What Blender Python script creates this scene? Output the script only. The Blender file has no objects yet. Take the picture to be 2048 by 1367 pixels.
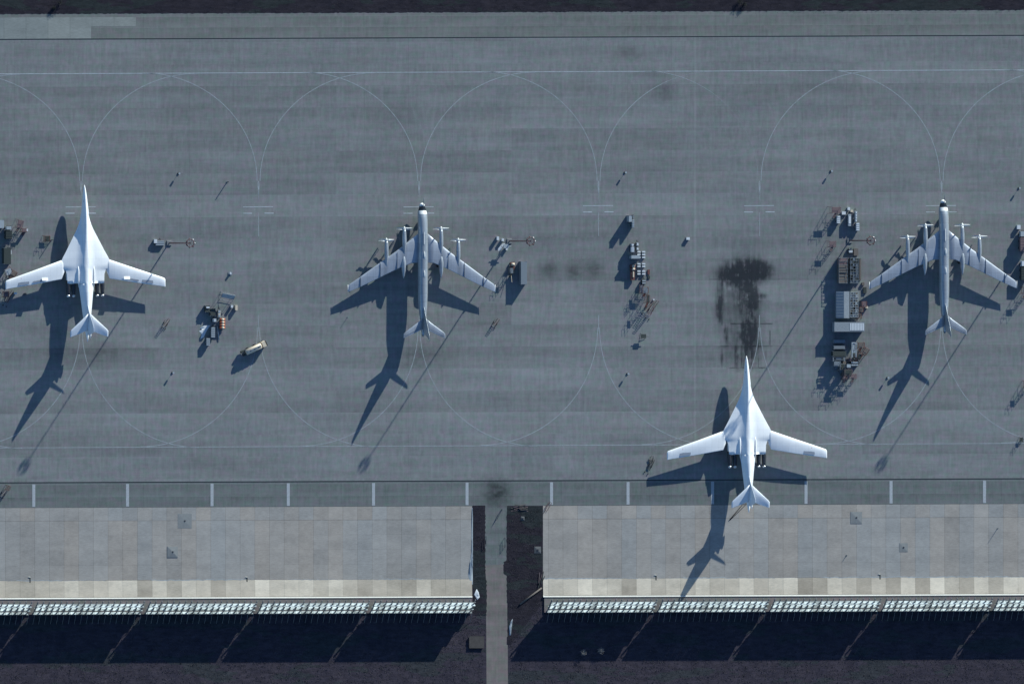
import bpy, math, random
import numpy as np
from mathutils import Vector, Matrix
R = math.radians
rnd = random.Random(7)
sc = bpy.context.scene
col = sc.collection

# ---------------------------------------------------------------- scale: 5.8 px of the photograph (2048 wide) to the metre
K = 5.8
TH = R(15.0)                       # the satellite looks down 15 degrees off the vertical, from the west
CT, ST = math.cos(TH), math.sin(TH)
KX = K * CT
# ---------------------------------------------------------------- camera (orbital, so parallel rays)
cd = bpy.data.cameras.new('camera'); cam = bpy.data.objects.new('camera', cd); col.objects.link(cam)
cd.type = 'ORTHO'; cd.ortho_scale = 2048 / K; cd.clip_start = 10; cd.clip_end = 6000
cam.location = (-900 * ST, 0, 900 * CT); cam.rotation_euler = (0, -TH, 0)
sc.camera = cam
# ---------------------------------------------------------------- sun and sky
SUNV = Vector((1.82, 2.707, 1.0)).normalized()      # towards the sun: shadows run down and to the left
EL = math.asin(SUNV.z)
AZ = math.atan2(SUNV.x, SUNV.y)                      # clockwise from +Y
w = bpy.data.worlds.new('World'); sc.world = w; w.use_nodes = True
nt = w.node_tree; bg = nt.nodes['Background']
sky = nt.nodes.new('ShaderNodeTexSky'); sky.sky_type = 'NISHITA'; sky.sun_disc = False
sky.sun_elevation = EL; sky.sun_rotation = AZ; sky.dust_density = 0.3; sky.ozone_density = 2.0; sky.air_density = 1.0
tint = nt.nodes.new('ShaderNodeMix'); tint.data_type = 'RGBA'; tint.blend_type = 'MULTIPLY'; tint.inputs[0].default_value = 1
tint.inputs[7].default_value = (0.68, 0.91, 1.16, 1)
nt.links.new(sky.outputs[0], tint.inputs[6]); nt.links.new(tint.outputs[2], bg.inputs[0]); bg.inputs[1].default_value = 0.10
sl = bpy.data.lights.new('sun', 'SUN'); so = bpy.data.objects.new('sun', sl); col.objects.link(so)
sl.energy = 4.7; sl.angle = R(0.5); sl.color = (0.93, 1.0, 0.96)
so.rotation_euler = SUNV.to_track_quat('Z', 'Y').to_euler(); so.location = (60, 90, 60)
sc.view_settings.view_transform = 'Standard'; sc.view_settings.look = 'None'
sc.view_settings.exposure = 0.35; sc.view_settings.gamma = 1.0
sc.cycles.max_bounces = 5

def W(px, py, h=0.0):
    """the point at height h that the photograph shows at pixel (px, py)"""
    return Vector(((px - 1024) / K / CT - h * ST / CT, (683.5 - py) / K, h))
def SL(px, py):                     # rows of the place run 0.23 degrees off level
    return py - 0.004 * (px - 1024)

# ================================================================ node helpers
class NT:
    def __init__(s, name):
        s.m = bpy.data.materials.new(name); s.m.use_nodes = True; s.t = s.m.node_tree
        s.b = s.t.nodes['Principled BSDF']
    def n(s, typ, **kw):
        q = s.t.nodes.new(typ)
        for k, v in kw.items(): setattr(q, k, v)
        return q
    def lk(s, a, b): s.t.links.new(a, b)
    def math(s, op, a, b=None, c=None):
        q = s.n('ShaderNodeMath', operation=op)
        for i, v in enumerate((a, b, c)):
            if v is None: continue
            if isinstance(v, (int, float)): q.inputs[i].default_value = v
            else: s.lk(v, q.inputs[i])
        return q.outputs[0]
    def coords(s):
        tc = s.n('ShaderNodeTexCoord'); sp = s.n('ShaderNodeSeparateXYZ'); s.lk(tc.outputs['Object'], sp.inputs[0])
        return tc.outputs['Object'], sp.outputs[0], sp.outputs[1], sp.outputs[2]
    def vec(s, x, y, z=0.0):
        q = s.n('ShaderNodeCombineXYZ')
        for i, v in enumerate((x, y, z)):
            if isinstance(v, (int, float)): q.inputs[i].default_value = v
            else: s.lk(v, q.inputs[i])
        return q.outputs[0]
    def noise(s, v, scale=1.0, detail=3.0, rough=0.55):
        q = s.n('ShaderNodeTexNoise'); q.inputs['Scale'].default_value = scale
        q.inputs['Detail'].default_value = detail; q.inputs['Roughness'].default_value = rough
        s.lk(v, q.inputs['Vector']); return q.outputs[0]
    def white(s, v):
        q = s.n('ShaderNodeTexWhiteNoise', noise_dimensions='2D'); s.lk(v, q.inputs['Vector']); return q.outputs['Value'], q.outputs['Color']
    def cen(s, a, amt):            # (a-0.5)*amt
        return s.math('MULTIPLY', s.math('SUBTRACT', a, 0.5), amt)
    def add(s, *a):
        r = a[0]
        for b in a[1:]: r = s.math('ADD', r, b)
        return r
    def line(s, a, period, width, off=0.0):   # 1 on thin lines every period
        f = s.math('FRACT', s.math('DIVIDE', s.math('ADD', a, -off + width / 2), period))
        return s.math('LESS_THAN', f, width / period)
    def scale_col(s, rgb, val):
        q = s.n('ShaderNodeVectorMath', operation='SCALE')
        if isinstance(rgb, tuple): q.inputs[0].default_value = rgb[:3]
        else: s.lk(rgb, q.inputs[0])
        s.lk(val, q.inputs['Scale']); return q.outputs[0]
    def mix(s, f, a, b):
        q = s.n('ShaderNodeMix', data_type='RGBA')
        if isinstance(f, (int, float)): q.inputs[0].default_value = f
        else: s.lk(f, q.inputs[0])
        for i, v in ((6, a), (7, b)):
            if isinstance(v, tuple): q.inputs[i].default_value = (*v[:3], 1)
            else: s.lk(v, q.inputs[i])
        return q.outputs[2]
    def out(s, c, rough=0.8, spec=0.3):
        s.lk(c, s.b.inputs['Base Color']); s.b.inputs['Roughness'].default_value = rough
        s.b.inputs['Specular IOR Level'].default_value = spec
        return s.m
    def bump(s, h, strength=0.4, dist=0.1):
        q = s.n('ShaderNodeBump'); q.inputs['Strength'].default_value = strength; q.inputs['Distance'].default_value = dist
        s.lk(h, q.inputs['Height']); s.lk(q.outputs[0], s.b.inputs['Normal'])

MATS = {}
def mat(name, rgb=(0.5, 0.5, 0.5), rough=0.6, metal=0.0, var=0.12, scale=1.2, spec=0.4):
    """procedural paint / metal / cloth with slight wear"""
    if name in MATS: return MATS[name]
    t = NT(name); v, x, y, z = t.coords()
    n1 = t.noise(v, scale, 4); n2 = t.noise(v, scale * 6, 2)
    k = t.add(t.cen(n1, var * 2), t.cen(n2, var), t.math('ADD', 1.0, 0.0))
    m = t.out(t.scale_col(rgb, k), rough, spec); t.b.inputs['Metallic'].default_value = metal
    MATS[name] = m; return m

# ================================================================ ground materials
def apron_mat(name, rgb, row=43.55, colw=87.6, row_off=170.0, c1=0.25, c2=0.05, shoulder=False):
    t = NT(name); v, X, Y, Z = t.coords()
    u = t.math('MULTIPLY', X, KX)                                  # photo pixels from the middle
    q = t.add(t.math('MULTIPLY', Y, -K), t.math('MULTIPLY', u, 0.004), t.math('ADD', 683.5 - row_off, 0.0))
    ri = t.math('FLOOR', t.math('DIVIDE', q, row)); ci = t.math('FLOOR', t.math('DIVIDE', t.math('ADD', u, 319.0 + 1024 - 1342.6 + 1.0), colw))
    w1, _ = t.white(t.vec(ri, 3.3)); w2, wc = t.white(t.vec(ri, ci)); w4, _ = t.white(t.vec(ri, t.math('FLOOR', t.math('DIVIDE', ci, 4.0))))
    big = t.noise(t.vec(t.math('MULTIPLY', u, 0.004), t.math('MULTIPLY', q, 0.011)), 1.0, 4)
    band = t.noise(t.vec(t.math('MULTIPLY', u, 0.006), t.math('MULTIPLY', q, 0.055), 4.0), 1.0, 4)
    hz = t.noise(t.vec(t.math('MULTIPLY', u, 0.03), t.math('MULTIPLY', q, 0.5), 7.0), 1.0, 3)
    vt = t.noise(t.vec(t.math('MULTIPLY', u, 0.16), t.add(t.math('MULTIPLY', q, 0.03), t.math('MULTIPLY', ri, 7.7)), 2.0), 1.0, 3)
    wide = t.noise(t.vec(t.math('MULTIPLY', u, 0.05), t.math('MULTIPLY', q, 0.004), 9.0), 1.0, 3)
    fine = t.noise(t.vec(t.math('MULTIPLY', u, 0.9), t.math('MULTIPLY', q, 0.9), 1.0), 1.0, 2)
    pat = t.noise(t.vec(t.math('MULTIPLY', u, 0.09), t.math('MULTIPLY', q, 0.13), 21.0), 1.0, 4, 0.6)
    seam_r = t.line(q, row, 1.1); seam_c = t.line(u, colw, 1.0, 318.6 - 0.0)
    seam_c2 = t.line(u, colw / 2, 0.8, 318.6)
    jag = t.math('MULTIPLY', t.math('GREATER_THAN', hz, 0.5), 1.0)
    def vband(cx, wd, amt):
        d = t.math('DIVIDE', t.math('SUBTRACT', u, cx - 1024), wd)
        return t.math('MULTIPLY', t.math('EXPONENT', t.math('MULTIPLY', t.math('MULTIPLY', d, d), -1.0)), amt)
    if not shoulder:
        rp = t.n('ShaderNodeValToRGB'); cr = rp.color_ramp; cr.interpolation = 'CONSTANT'
        tones = [.5, .5, .52, .58, .36, .46, .44, .36, .42, .82, .42, .56, .34, .54, .52, .56, .40, .80, .40, .70, .50, .68, .5]
        while len(cr.elements) < len(tones): cr.elements.new(0.5)
        for i_, tv in enumerate(tones): cr.elements[i_].position = i_ / 24.0; cr.elements[i_].color = (tv, tv, tv, 1)
        t.lk(t.math('DIVIDE', t.math('ADD', ri, 4.5), 24.0), rp.inputs[0]); w1 = rp.outputs[0]
    fr = t.math('FRACT', t.math('DIVIDE', q, row)); w5, _ = t.white(t.vec(ri, 9.1))
    lane = t.math('MULTIPLY', t.cen(fr, 0.10), t.cen(w5, 3.0))                # lanes poured with one edge paler than the other
    strip = t.noise(t.vec(t.math('MULTIPLY', u, 0.0035), t.math('MULTIPLY', q, 0.13), 31.0), 1.0, 3)
    tr = t.math('MAXIMUM', t.cen(t.noise(t.vec(t.math('MULTIPLY', u, 0.25), t.math('MULTIPLY', q, 0.006), 41.0), 1.0, 2), 1.0), 0.0)
    def blk(wd, hh, sd):
        a_, _ = t.white(t.vec(t.math('ADD', t.math('FLOOR', t.math('DIVIDE', u, wd)), sd), t.math('FLOOR', t.math('DIVIDE', q, row * hh))))
        return a_
    msk = t.math('MAXIMUM', t.cen(t.noise(t.vec(t.math('MULTIPLY', u, 0.013), t.math('MULTIPLY', q, 0.022), 51.0), 1.0, 3), 6.0), 0.15)
    blocks = t.math('MULTIPLY', t.add(t.cen(blk(7.3, 1.0, 3.0), 0.05), t.cen(blk(14.6, 0.5, 77.0), 0.05), t.cen(blk(43.8, 1.0, 5.0), 0.05)), t.math('MINIMUM', msk, 1.3))
    if shoulder: blocks = t.math('MULTIPLY', blocks, 0.4)
    k = t.add(blocks, t.cen(w1, c1), t.cen(w4, c1 * 0.5), t.cen(w2, c2), t.cen(big, 0.34), t.cen(band, 0.50), lane, t.cen(strip, 0.16), t.math('MULTIPLY', tr, 0.25), t.cen(hz, 0.17), t.cen(vt, 0.50),
              t.cen(wide, 0.14), t.cen(fine, 0.42), t.cen(pat, 0.30),
              t.math('MULTIPLY', seam_r, t.cen(t.math('MULTIPLY', w1, 1.0), 0.40)),
              t.math('MULTIPLY', seam_c, -0.085), t.math('MULTIPLY', seam_c2, -0.04), t.math('ADD', 1.0, 0.0))
    if not shoulder:
        k = t.add(k, vband(1130, 9, 0.07), vband(1390, 2.0, 0.16), vband(865, 8, 0.04))
    tint = t.mix(t.noise(t.vec(t.math('MULTIPLY', u, 0.012), t.math('MULTIPLY', q, 0.03), 12.0), 1.0, 4), rgb, tuple(c * f for c, f in zip(rgb, (1.10, 1.02, 0.93))))
    h1 = t.noise(t.vec(t.math('MULTIPLY', u, 0.07), t.math('MULTIPLY', q, 0.09), 15.0), 1.0, 3)
    hue = t.n('ShaderNodeVectorMath', operation='MULTIPLY'); t.lk(tint, hue.inputs[0])
    h2 = t.cen(h1, 0.55); t.lk(t.vec(t.math('ADD', h2, 1.0), t.math('SUBTRACT', 1.0, t.math('MULTIPLY', h2, 0.35)), t.math('ADD', t.math('MULTIPLY', h2, 0.5), 1.0)), hue.inputs[1])
    m = t.out(t.scale_col(hue.outputs[0], k), 0.85, 0.25)
    t.bump(t.add(fine, t.math('MULTIPLY', hz, 0.5)), 0.10, 0.03)
    return m

def slab_mat(name, a, b, rowh, row_off, colw=29.35, col_off=102.0, con=1.0):
    """square concrete plates, each with its own shade, dark joints"""
    t = NT(name); v, X, Y, Z = t.coords()
    u = t.math('MULTIPLY', X, KX)
    q = t.add(t.math('MULTIPLY', Y, -K), t.math('MULTIPLY', u, 0.004), t.math('ADD', 683.5 - row_off, 0.0))
    ci = t.math('FLOOR', t.math('DIVIDE', t.math('ADD', u, -col_off), colw)); ri = t.math('FLOOR', t.math('DIVIDE', q, rowh))
    r3 = t.math('FLOOR', t.math('DIVIDE', ri, 2.0))
    w1, c1 = t.white(t.vec(ci, ri)); w2, _ = t.white(t.vec(ci, 5.5)); w3, _ = t.white(t.vec(t.math('ADD', ci, 31.0), t.math('MULTIPLY', t.math('LESS_THAN', q, 0.0), 5.0)))
    big = t.noise(t.vec(t.math('MULTIPLY', u, 0.012), t.math('MULTIPLY', q, 0.03)), 1.0, 4)
    hz = t.noise(t.vec(t.math('MULTIPLY', u, 0.12), t.math('MULTIPLY', q, 0.7), 3.0), 1.0, 4)
    fine = t.noise(t.vec(t.math('MULTIPLY', u, 0.7), t.math('MULTIPLY', q, 0.7)), 1.0, 3)
    blot = t.noise(t.vec(t.math('MULTIPLY', u, 0.07), t.math('MULTIPLY', q, 0.07), 5.0), 1.0, 5, 0.65)
    jc = t.line(u, colw, 1.1, col_off); jr = t.line(q, rowh, 0.9)
    wr, _ = t.white(t.vec(t.math('FLOOR', t.math('DIVIDE', ci, 5.0)), ri))
    k = t.add(t.cen(w2, 0.13 * con), t.cen(w1, 0.09 * con), t.cen(big, 0.45), t.cen(hz, 0.50), t.cen(blot, 0.42), t.cen(fine, 0.36),
              t.math('MULTIPLY', jc, -0.20), t.math('MULTIPLY', t.math('MULTIPLY', jr, wr), -0.18), t.math('MULTIPLY', t.math('LESS_THAN', t.math('ABSOLUTE', q), 0.6), -0.22), t.math('ADD', 1.0, 0.0))
    c = t.mix(t.add(t.math('MULTIPLY', w3, 0.75), t.math('MULTIPLY', big, 0.3)), a, b)
    m = t.out(t.scale_col(c, k), 0.9, 0.2); t.bump(fine, 0.1, 0.03); return m

def earth_mat(name, a, b, green=(0.03, 0.05, 0.04)):
    t = NT(name); v, X, Y, Z = t.coords()
    n1 = t.noise(v, 0.16, 8, 0.75); n2 = t.noise(t.vec(t.math('MULTIPLY', X, 0.3), Y, 0), 0.9, 5, 0.7); n3 = t.noise(v, 2.6, 3)
    c = t.mix(t.math('MULTIPLY', n1, 1.0), a, b)
    ge = t.math('MULTIPLY', t.math('GREATER_THAN', t.noise(t.vec(t.math('MULTIPLY', X, 0.05), t.math('MULTIPLY', Y, 0.16), 3), 1.0, 4), 0.55), 0.35)
    c = t.mix(ge, c, green)
    k = t.add(t.cen(n2, 1.7), t.cen(n3, .8), t.math('ADD', 1.0, 0.0))
    m = t.out(t.scale_col(c, k), 0.95, 0.1); t.bump(t.add(n2, n3), 0.5, 0.12); return m

M_APRON = apron_mat('apron_concrete', (0.188, 0.197, 0.201))
M_EDGE = apron_mat('shoulder_asphalt', (0.163, 0.171, 0.166), row=22.0, colw=88.0, row_off=31.0, c1=0.03, c2=0.03, shoulder=True)
M_SHOULDER = apron_mat('dark_shoulder_asphalt', (0.146, 0.160, 0.159), row=25.0, colw=44.0, row_off=965.0, c1=0.03, c2=0.03, shoulder=True)
M_SLAB = slab_mat('plate_concrete', (0.328, 0.318, 0.300), (0.385, 0.330, 0.280), 29.6, 1037.5)
M_CREAM = slab_mat('cream_concrete', (0.36, 0.30, 0.235), (0.78, 0.67, 0.53), 60.0, 1130.0, con=1.9)
M_PALE = slab_mat('patched_concrete', (0.215, 0.228, 0.215), (0.265, 0.270, 0.245), 22.0, 31.0, colw=44.0, col_off=-4.0)
M_EARTH = earth_mat('dry_earth', (0.008, 0.012, 0.026), (0.094, 0.073, 0.082))
M_ROAD = apron_mat('road_concrete', (0.185, 0.165, 0.155), row=82.0, colw=200.0, row_off=1127.0, c1=0.06, c2=0.02, shoulder=True)
M_LINE = None

# ================================================================ mesh helpers
class MB:
    def __init__(s): s.v = []; s.f = []; s.sm = []
    def face(s, pts, smooth=False):
        b = len(s.v); s.v += [tuple(p) for p in pts]; s.f.append(tuple(range(b, b + len(pts)))); s.sm.append(smooth)
    def box(s, x0, x1, y0, y1, z0, z1, taper=0.0):
        b = len(s.v); t = taper
        s.v += [(x0, y0, z0), (x1, y0, z0), (x1, y1, z0), (x0, y1, z0),
                (x0 + t, y0 + t, z1), (x1 - t, y0 + t, z1), (x1 - t, y1 - t, z1), (x0 + t, y1 - t, z1)]
        for f in ((0, 3, 2, 1), (4, 5, 6, 7), (0, 1, 5, 4), (1, 2, 6, 5), (2, 3, 7, 6), (3, 0, 4, 7)):
            s.f.append(tuple(b + i for i in f)); s.sm.append(False)
        return s
    def bar(s, p, q, r=0.05):       # square bar
        return s.tube(p, q, r, 4, False)
    def tube(s, p, q, r, n=10, smooth=True, r2=None, cap=True):
        p, q = Vector(p), Vector(q); d = (q - p)
        if d.length < 1e-6: return s
        d.normalize(); a = d.orthogonal().normalized(); c = d.cross(a); b = len(s.v); r2 = r if r2 is None else r2
        for P, rr in ((p, r), (q, r2)):
            for i in range(n):
                t = 2 * math.pi * i / n + (math.pi / 4 if n == 4 else 0)
                s.v.append(tuple(P + a * math.cos(t) * rr + c * math.sin(t) * rr))
        for i in range(n):
            j = (i + 1) % n; s.f.append((b + i, b + j, b + n + j, b + n + i)); s.sm.append(smooth)
        if cap:
            s.f.append(tuple(b + n - 1 - i for i in range(n))); s.sm.append(False)
            s.f.append(tuple(b + n + i for i in range(n))); s.sm.append(False)
        return s
    def loft(s, secs, closed=True, caps=True, smooth=True):
        b = len(s.v); n = len(secs[0])
        for q in secs: s.v += [tuple(p) for p in q]
        for k in range(len(secs) - 1):
            for i in range(n if closed else n - 1):
                j = (i + 1) % n
                s.f.append((b + k * n + i, b + k * n + j, b + (k + 1) * n + j, b + (k + 1) * n + i)); s.sm.append(smooth)
        if caps:
            s.f.append(tuple(b + n - 1 - i for i in range(n))); s.sm.append(False)
            s.f.append(tuple(b + (len(secs) - 1) * n + i for i in range(n))); s.sm.append(False)
        return s
    def lathe_y(s, prof, cx=0.0, cz=0.0, n=20, ez=1.0):       # profile (y, r) round an axis along y
        return s.loft([[(cx + r * math.cos(2 * math.pi * i / n), y, cz + r * ez * math.sin(2 * math.pi * i / n)) for i in range(n)] for y, r in prof])
    def build(s, name, m, parent=None, loc=None, fix=True):
        me = bpy.data.meshes.new(name); me.from_pydata(s.v, [], s.f); me.polygons.foreach_set('use_smooth', s.sm)
        me.materials.append(m)
        if fix:
            import bmesh
            bm = bmesh.new(); bm.from_mesh(me); bmesh.ops.recalc_face_normals(bm, faces=bm.faces); bm.to_mesh(me); bm.free()
        me.update()
        o = bpy.data.objects.new(name, me); col.objects.link(o)
        if parent is not None: o.parent = parent
        if loc is not None: o.location = loc
        return o

def thing(name, label, cat, loc, rz=0.0, group=None):
    o = bpy.data.objects.new(name, None); col.objects.link(o); o.location = loc; o.rotation_euler = (0, 0, rz)
    o.empty_display_size = 0.5
    o['label'] = label; o['category'] = cat
    if group: o['group'] = group
    return o
def tag(o, label, cat, group=None, kind=None):
    o['label'] = label; o['category'] = cat
    if group: o['group'] = group
    if kind: o['kind'] = kind
    return o
def struct(name, mb, m, z=None):
    o = mb.build(name, m, fix=False); o['kind'] = 'structure'; return o
def dup(root, loc, rz=0.0, label=None, skip=()):
    r = root.copy(); col.objects.link(r); r.location = loc; r.rotation_euler = (0, 0, rz)
    if label: r['label'] = label
    for ch in list(root.children):
        if ch.name.split('.')[0] in skip: continue
        c = ch.copy(); col.objects.link(c); c.parent = r
        for g in list(ch.children):
            d = g.copy(); col.objects.link(d); d.parent = c
    return r

# ================================================================ ground sheets
def sheet(name, m, quads, z):
    mb = MB()
    for (x0, y0, x1, y1) in quads:
        a, b, c, d = W(x0, SL(x0, y1)), W(x1, SL(x1, y1)), W(x1, SL(x1, y0)), W(x0, SL(x0, y0))
        for p in (a, b, c, d): p.z = z
        mb.face((a, b, c, d))
    return struct(name, mb, m)
g = MB(); g.face([(-2500, -2500, 0), (2500, -2500, 0), (2500, 2500, 0), (-2500, 2500, 0)])
struct('ground', g, M_EARTH)
XL, XR = -900, 2950
sheet('apron', M_APRON, [(XL, 75.5, XR, 960)], 0.02)
sheet('taxiway_shoulder', M_EDGE, [(XL, 24, XR, 74.3)], 0.02)
sheet('repaired_paving', M_PALE, [(XL, 52.5, 182, 74.0), (XL, 31, 182, 52.5), (182, 31, 272, 50)], 0.035)
sheet('apron_edge_lane', M_SHOULDER, [(XL, 961.2, XR, 1010.5)], 0.02)
sheet('paving', M_SLAB, [(XL, 1011, 944, 1156), (1086, 1011, XR, 1156)], 0.02)
g = MB()                                             # the cream strip ramps up gently to the kerb
for x0, x1 in ((XL, 944), (1086, XR)):
    a, b, c, d = W(x0, SL(x0, 1190)), W(x1, SL(x1, 1190)), W(x1, SL(x1, 1156.4)), W(x0, SL(x0, 1156.4))
    a.z = b.z = 0.30; c.z = d.z = 0.025; g.face((a, b, c, d))
struct('cream_paving', g, M_CREAM)
sheet('fence_foot_paving', M_ROAD, [(XL, 1190.3, 944, 1224), (1088, 1190.3, XR, 1224)], 0.40)
road = MB()
road_pts = [(970, 1010.7, 1014, 1010.7), (970, 1130, 1013, 1127), (972, 1160, 1014, 1160), (973, 1367, 1016, 1367), (974, 2600, 1019, 2600)]
for a, b in zip(road_pts[:-1], road_pts[1:]):
    ps = [W(a[0], a[1]), W(a[2], a[3]), W(b[2], b[3]), W(b[0], b[1])]
    for p in ps: p.z = 0.02
    road.face(ps[::-1])
road.f = road.f[1:]; road.sm = road.sm[1:]
struct('road', road, M_ROAD)
rn = MB(); rn.face([Vector((*W(x, y).xy, .02)) for x, y in ((970, 1130), (1013, 1127), (1014, 1010.7), (970, 1010.7))]); struct('road', rn, M_SHOULDER)
M_DEARTH = earth_mat('dark_wet_earth', (0.006, 0.008, 0.016), (0.052, 0.042, 0.048))
rg_ = random.Random(12)
def ragged(name, m, left, right, top_, bot, z, j=1.0):
    a = [(left(y) + rg_.uniform(-j, j), y) for y in np.arange(top_, bot, 3.0)]; b = [(right(y) + rg_.uniform(-j, j), y) for y in np.arange(top_, bot, 3.0)]
    mb = MB(); 
    for (p, q_, r_, s_) in zip(a[:-1], b[:-1], b[1:], a[1:]): mb.face([Vector((*W(*k).xy, z)) for k in (s_, r_, q_, p)])
    return struct(name, mb, m)
ragged('earth_strip', M_DEARTH, lambda y: 946 if y < 1190 else 946, lambda y: 970.5 if y < 1160 else 973, 1010, 1232, 0.055)
ragged('earth_strip', M_DEARTH, lambda y: 1013.5 - (6 if 1122 < y < 1150 else 0), lambda y: 1084.5, 1012, 1205, 0.055)
ragged('earth_strip', M_DEARTH, lambda y: 1015, lambda y: 1084.5 - max(0, y - 1204) * .75, 1204, 1290, 0.057, 1.5)
def ragged_h(name, m, top_, bot, z, j):
    xs_ = np.arange(-80, 2130, 4.0); a = [(x, SL(x, top_) + rg_.uniform(-j, j)) for x in xs_]; b = [(x, SL(x, bot) + rg_.uniform(-j, j)) for x in xs_]
    mb = MB()
    for (p, q_, r_, s_) in zip(a[:-1], b[:-1], b[1:], a[1:]): mb.face([Vector((*W(*k).xy, z)) for k in (q_, r_, s_, p)])
    return struct(name, mb, m)
ragged_h('earth_strip', M_DEARTH, -60, 24.3, 0.055, .9)
# dark sealed joints between the lanes
tj = mat('joint_seal', (0.018, 0.026, 0.032), 0.9, var=0.2)
for nm, y, wd in (('drain_channel', 75.0, 1.7), ('drain_channel', 960.6, 1.9)):
    sheet(nm, tj, [(XL, y - wd / 2, XR, y + wd / 2)], 0.045)

# ---------------------------------------------------------------- painted lines
def paint_mat():
    t = NT('worn_white_paint'); v, X, Y, Z = t.coords()
    a = t.n('ShaderNodeAttribute'); a.attribute_name = 'wear'
    n = t.noise(v, 0.55, 5, 0.7)
    al = t.math('MULTIPLY', t.math('MINIMUM', t.math('MAXIMUM', t.add(t.math('MULTIPLY', n, 1.2), t.math('ADD', 0.25, 0.0)), 0.4), 1.0), a.outputs['Fac'])
    t.lk(al, t.b.inputs['Alpha'])
    return t.out(t.mix(0.0, (0.50, 0.53, 0.54), (0.50, 0.53, 0.54)), 0.8, 0.2)
M_LINE = paint_mat()
def ribbon(name, lines, z=0.05):
    """lines: list of (points px, width px, wear)"""
    mb = MB(); wear = []
    for pts, wd, we in lines:
        P = [W(*p) for p in pts]; L = []
        for i, p in enumerate(P):
            d = (P[min(i + 1, len(P) - 1)] - P[max(i - 1, 0)]).normalized(); nrm = Vector((-d.y, d.x, 0)) * (wd / K / 2)
            L.append((p + nrm, p - nrm))
        b = len(mb.v)
        for i, (a, c) in enumerate(L):
            f = we(i / max(1, len(L) - 1)) if callable(we) else we
            mb.v += [(a.x, a.y, z), (c.x, c.y, z)]; wear += [f, f]
        for i in range(len(L) - 1):
            mb.f.append((b + 2 * i, b + 2 * i + 1, b + 2 * i + 3, b + 2 * i + 2)); mb.sm.append(False)
    o = mb.build(name, M_LINE); o['kind'] = 'structure'
    at = o.data.attributes.new('wear', 'FLOAT', 'POINT'); at.data.foreach_set('value', wear)
    return o
STANDS = [-192, 162, 517, 838, 1197, 1519, 1883, 2238]
TOPY, BOTY = lambda x: 148 - 0.0039 * x, lambda x: 895 - 0.0044 * x
rb = [([(x, TOPY(x)) for x in range(-700, 2800, 50)], 1.5, 0.85), ([(x, BOTY(x)) for x in range(-700, 2800, 50)], 1.4, 0.62)]
def arc(cx, cy, rx, ry, a0, a1, n=28):
    return [(cx + rx * math.cos(R(a0 + (a1 - a0) * i / n)), cy - ry * math.sin(R(a0 + (a1 - a0) * i / n))) for i in range(n + 1)]
for sx in STANDS:
    ty, by = TOPY(sx), BOTY(sx)
    cy = 362.0
    ry = cy - ty
    fadeR = (lambda f: 0.6 - 0.45 * max(0, min(1, (f - 0.62) * 4)) if f < 0.8 else 0.2) if sx == 1197 else (lambda f: 0.6)
    fadeL = (lambda f: 0.12 + 0.75 * max(0, (f - 0.4))) if sx == 1519 else (lambda f: 0.6)
    rb.append((arc(sx - 232, cy, 229, ry, 0, 90), 1.5, fadeL))
    rb.append((arc(sx + 232, cy, 229, ry, 180, 90), 1.5, fadeR))
    rb.append(([(sx, 362), (sx, 376), (sx, 402)], 1.4, lambda f: 0.75 if f < 0.6 else 0.1))
    rb.append(([(sx - 2.5, 364), (sx - 0.2, 390)], 1.2, 0.5)); rb.append(([(sx + 2.5, 364), (sx + 0.2, 390)], 1.2, 0.5))
    bcy = 655.0; bry = by - bcy
    rb.append((arc(sx - 236, bcy, 234, bry, 0, -90), 1.5, 0.6)); rb.append((arc(sx + 236, bcy, 234, bry, 180, 270), 1.5, 0.6))
    rb.append(([(sx, 630), (sx, 662)], 1.4, 0.6))
    j = -1.5 if sx > 1000 else 1.0
    rb.append(([(sx - 31, 413 + j), (sx + 29, 412.5 + j)], 1.5, 0.9))
    rb.append(([(sx - 31, 425.5 + j), (sx - 13, 425.5 + j)], 1.9, 1.0)); rb.append(([(sx + 12, 425.3 + j), (sx + 30, 425.3 + j)], 1.9, 1.0))
    rb.append(([(sx, 425), (sx, 472)], 1.4, 0.6)); rb.append(([(sx - 4, 441), (sx + 4, 441)], 1.1, 0.4))
ribbon('guide_lines', rb)
rj = random.Random(4)
for xa, xb in ((-60, 943), (1088, 2110)):
    pts = [(x, SL(x, 1156.2) + rj.uniform(-.9, .9)) for x in range(xa, xb, 5)]; we = [rj.uniform(0, 1) ** 1.5 for _ in range(12)]
    ribbon('mortar_joint', [(pts, 1.6, lambda f: we[int(f * 10.99)] * .9 + .1)], .06)
TICKS = [67.5, 255, 424, 576.5, 747, 934, 1103, 1256, 1425, 1612, 1782, 1969]
mk = mat('bar_paint', (0.39, 0.40, 0.41), 0.8, var=0.25, scale=1.6)
for x in TICKS: sheet('parking_bar', mk, [(x - 3, 964, x + 3, 1009)], 0.05)

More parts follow.
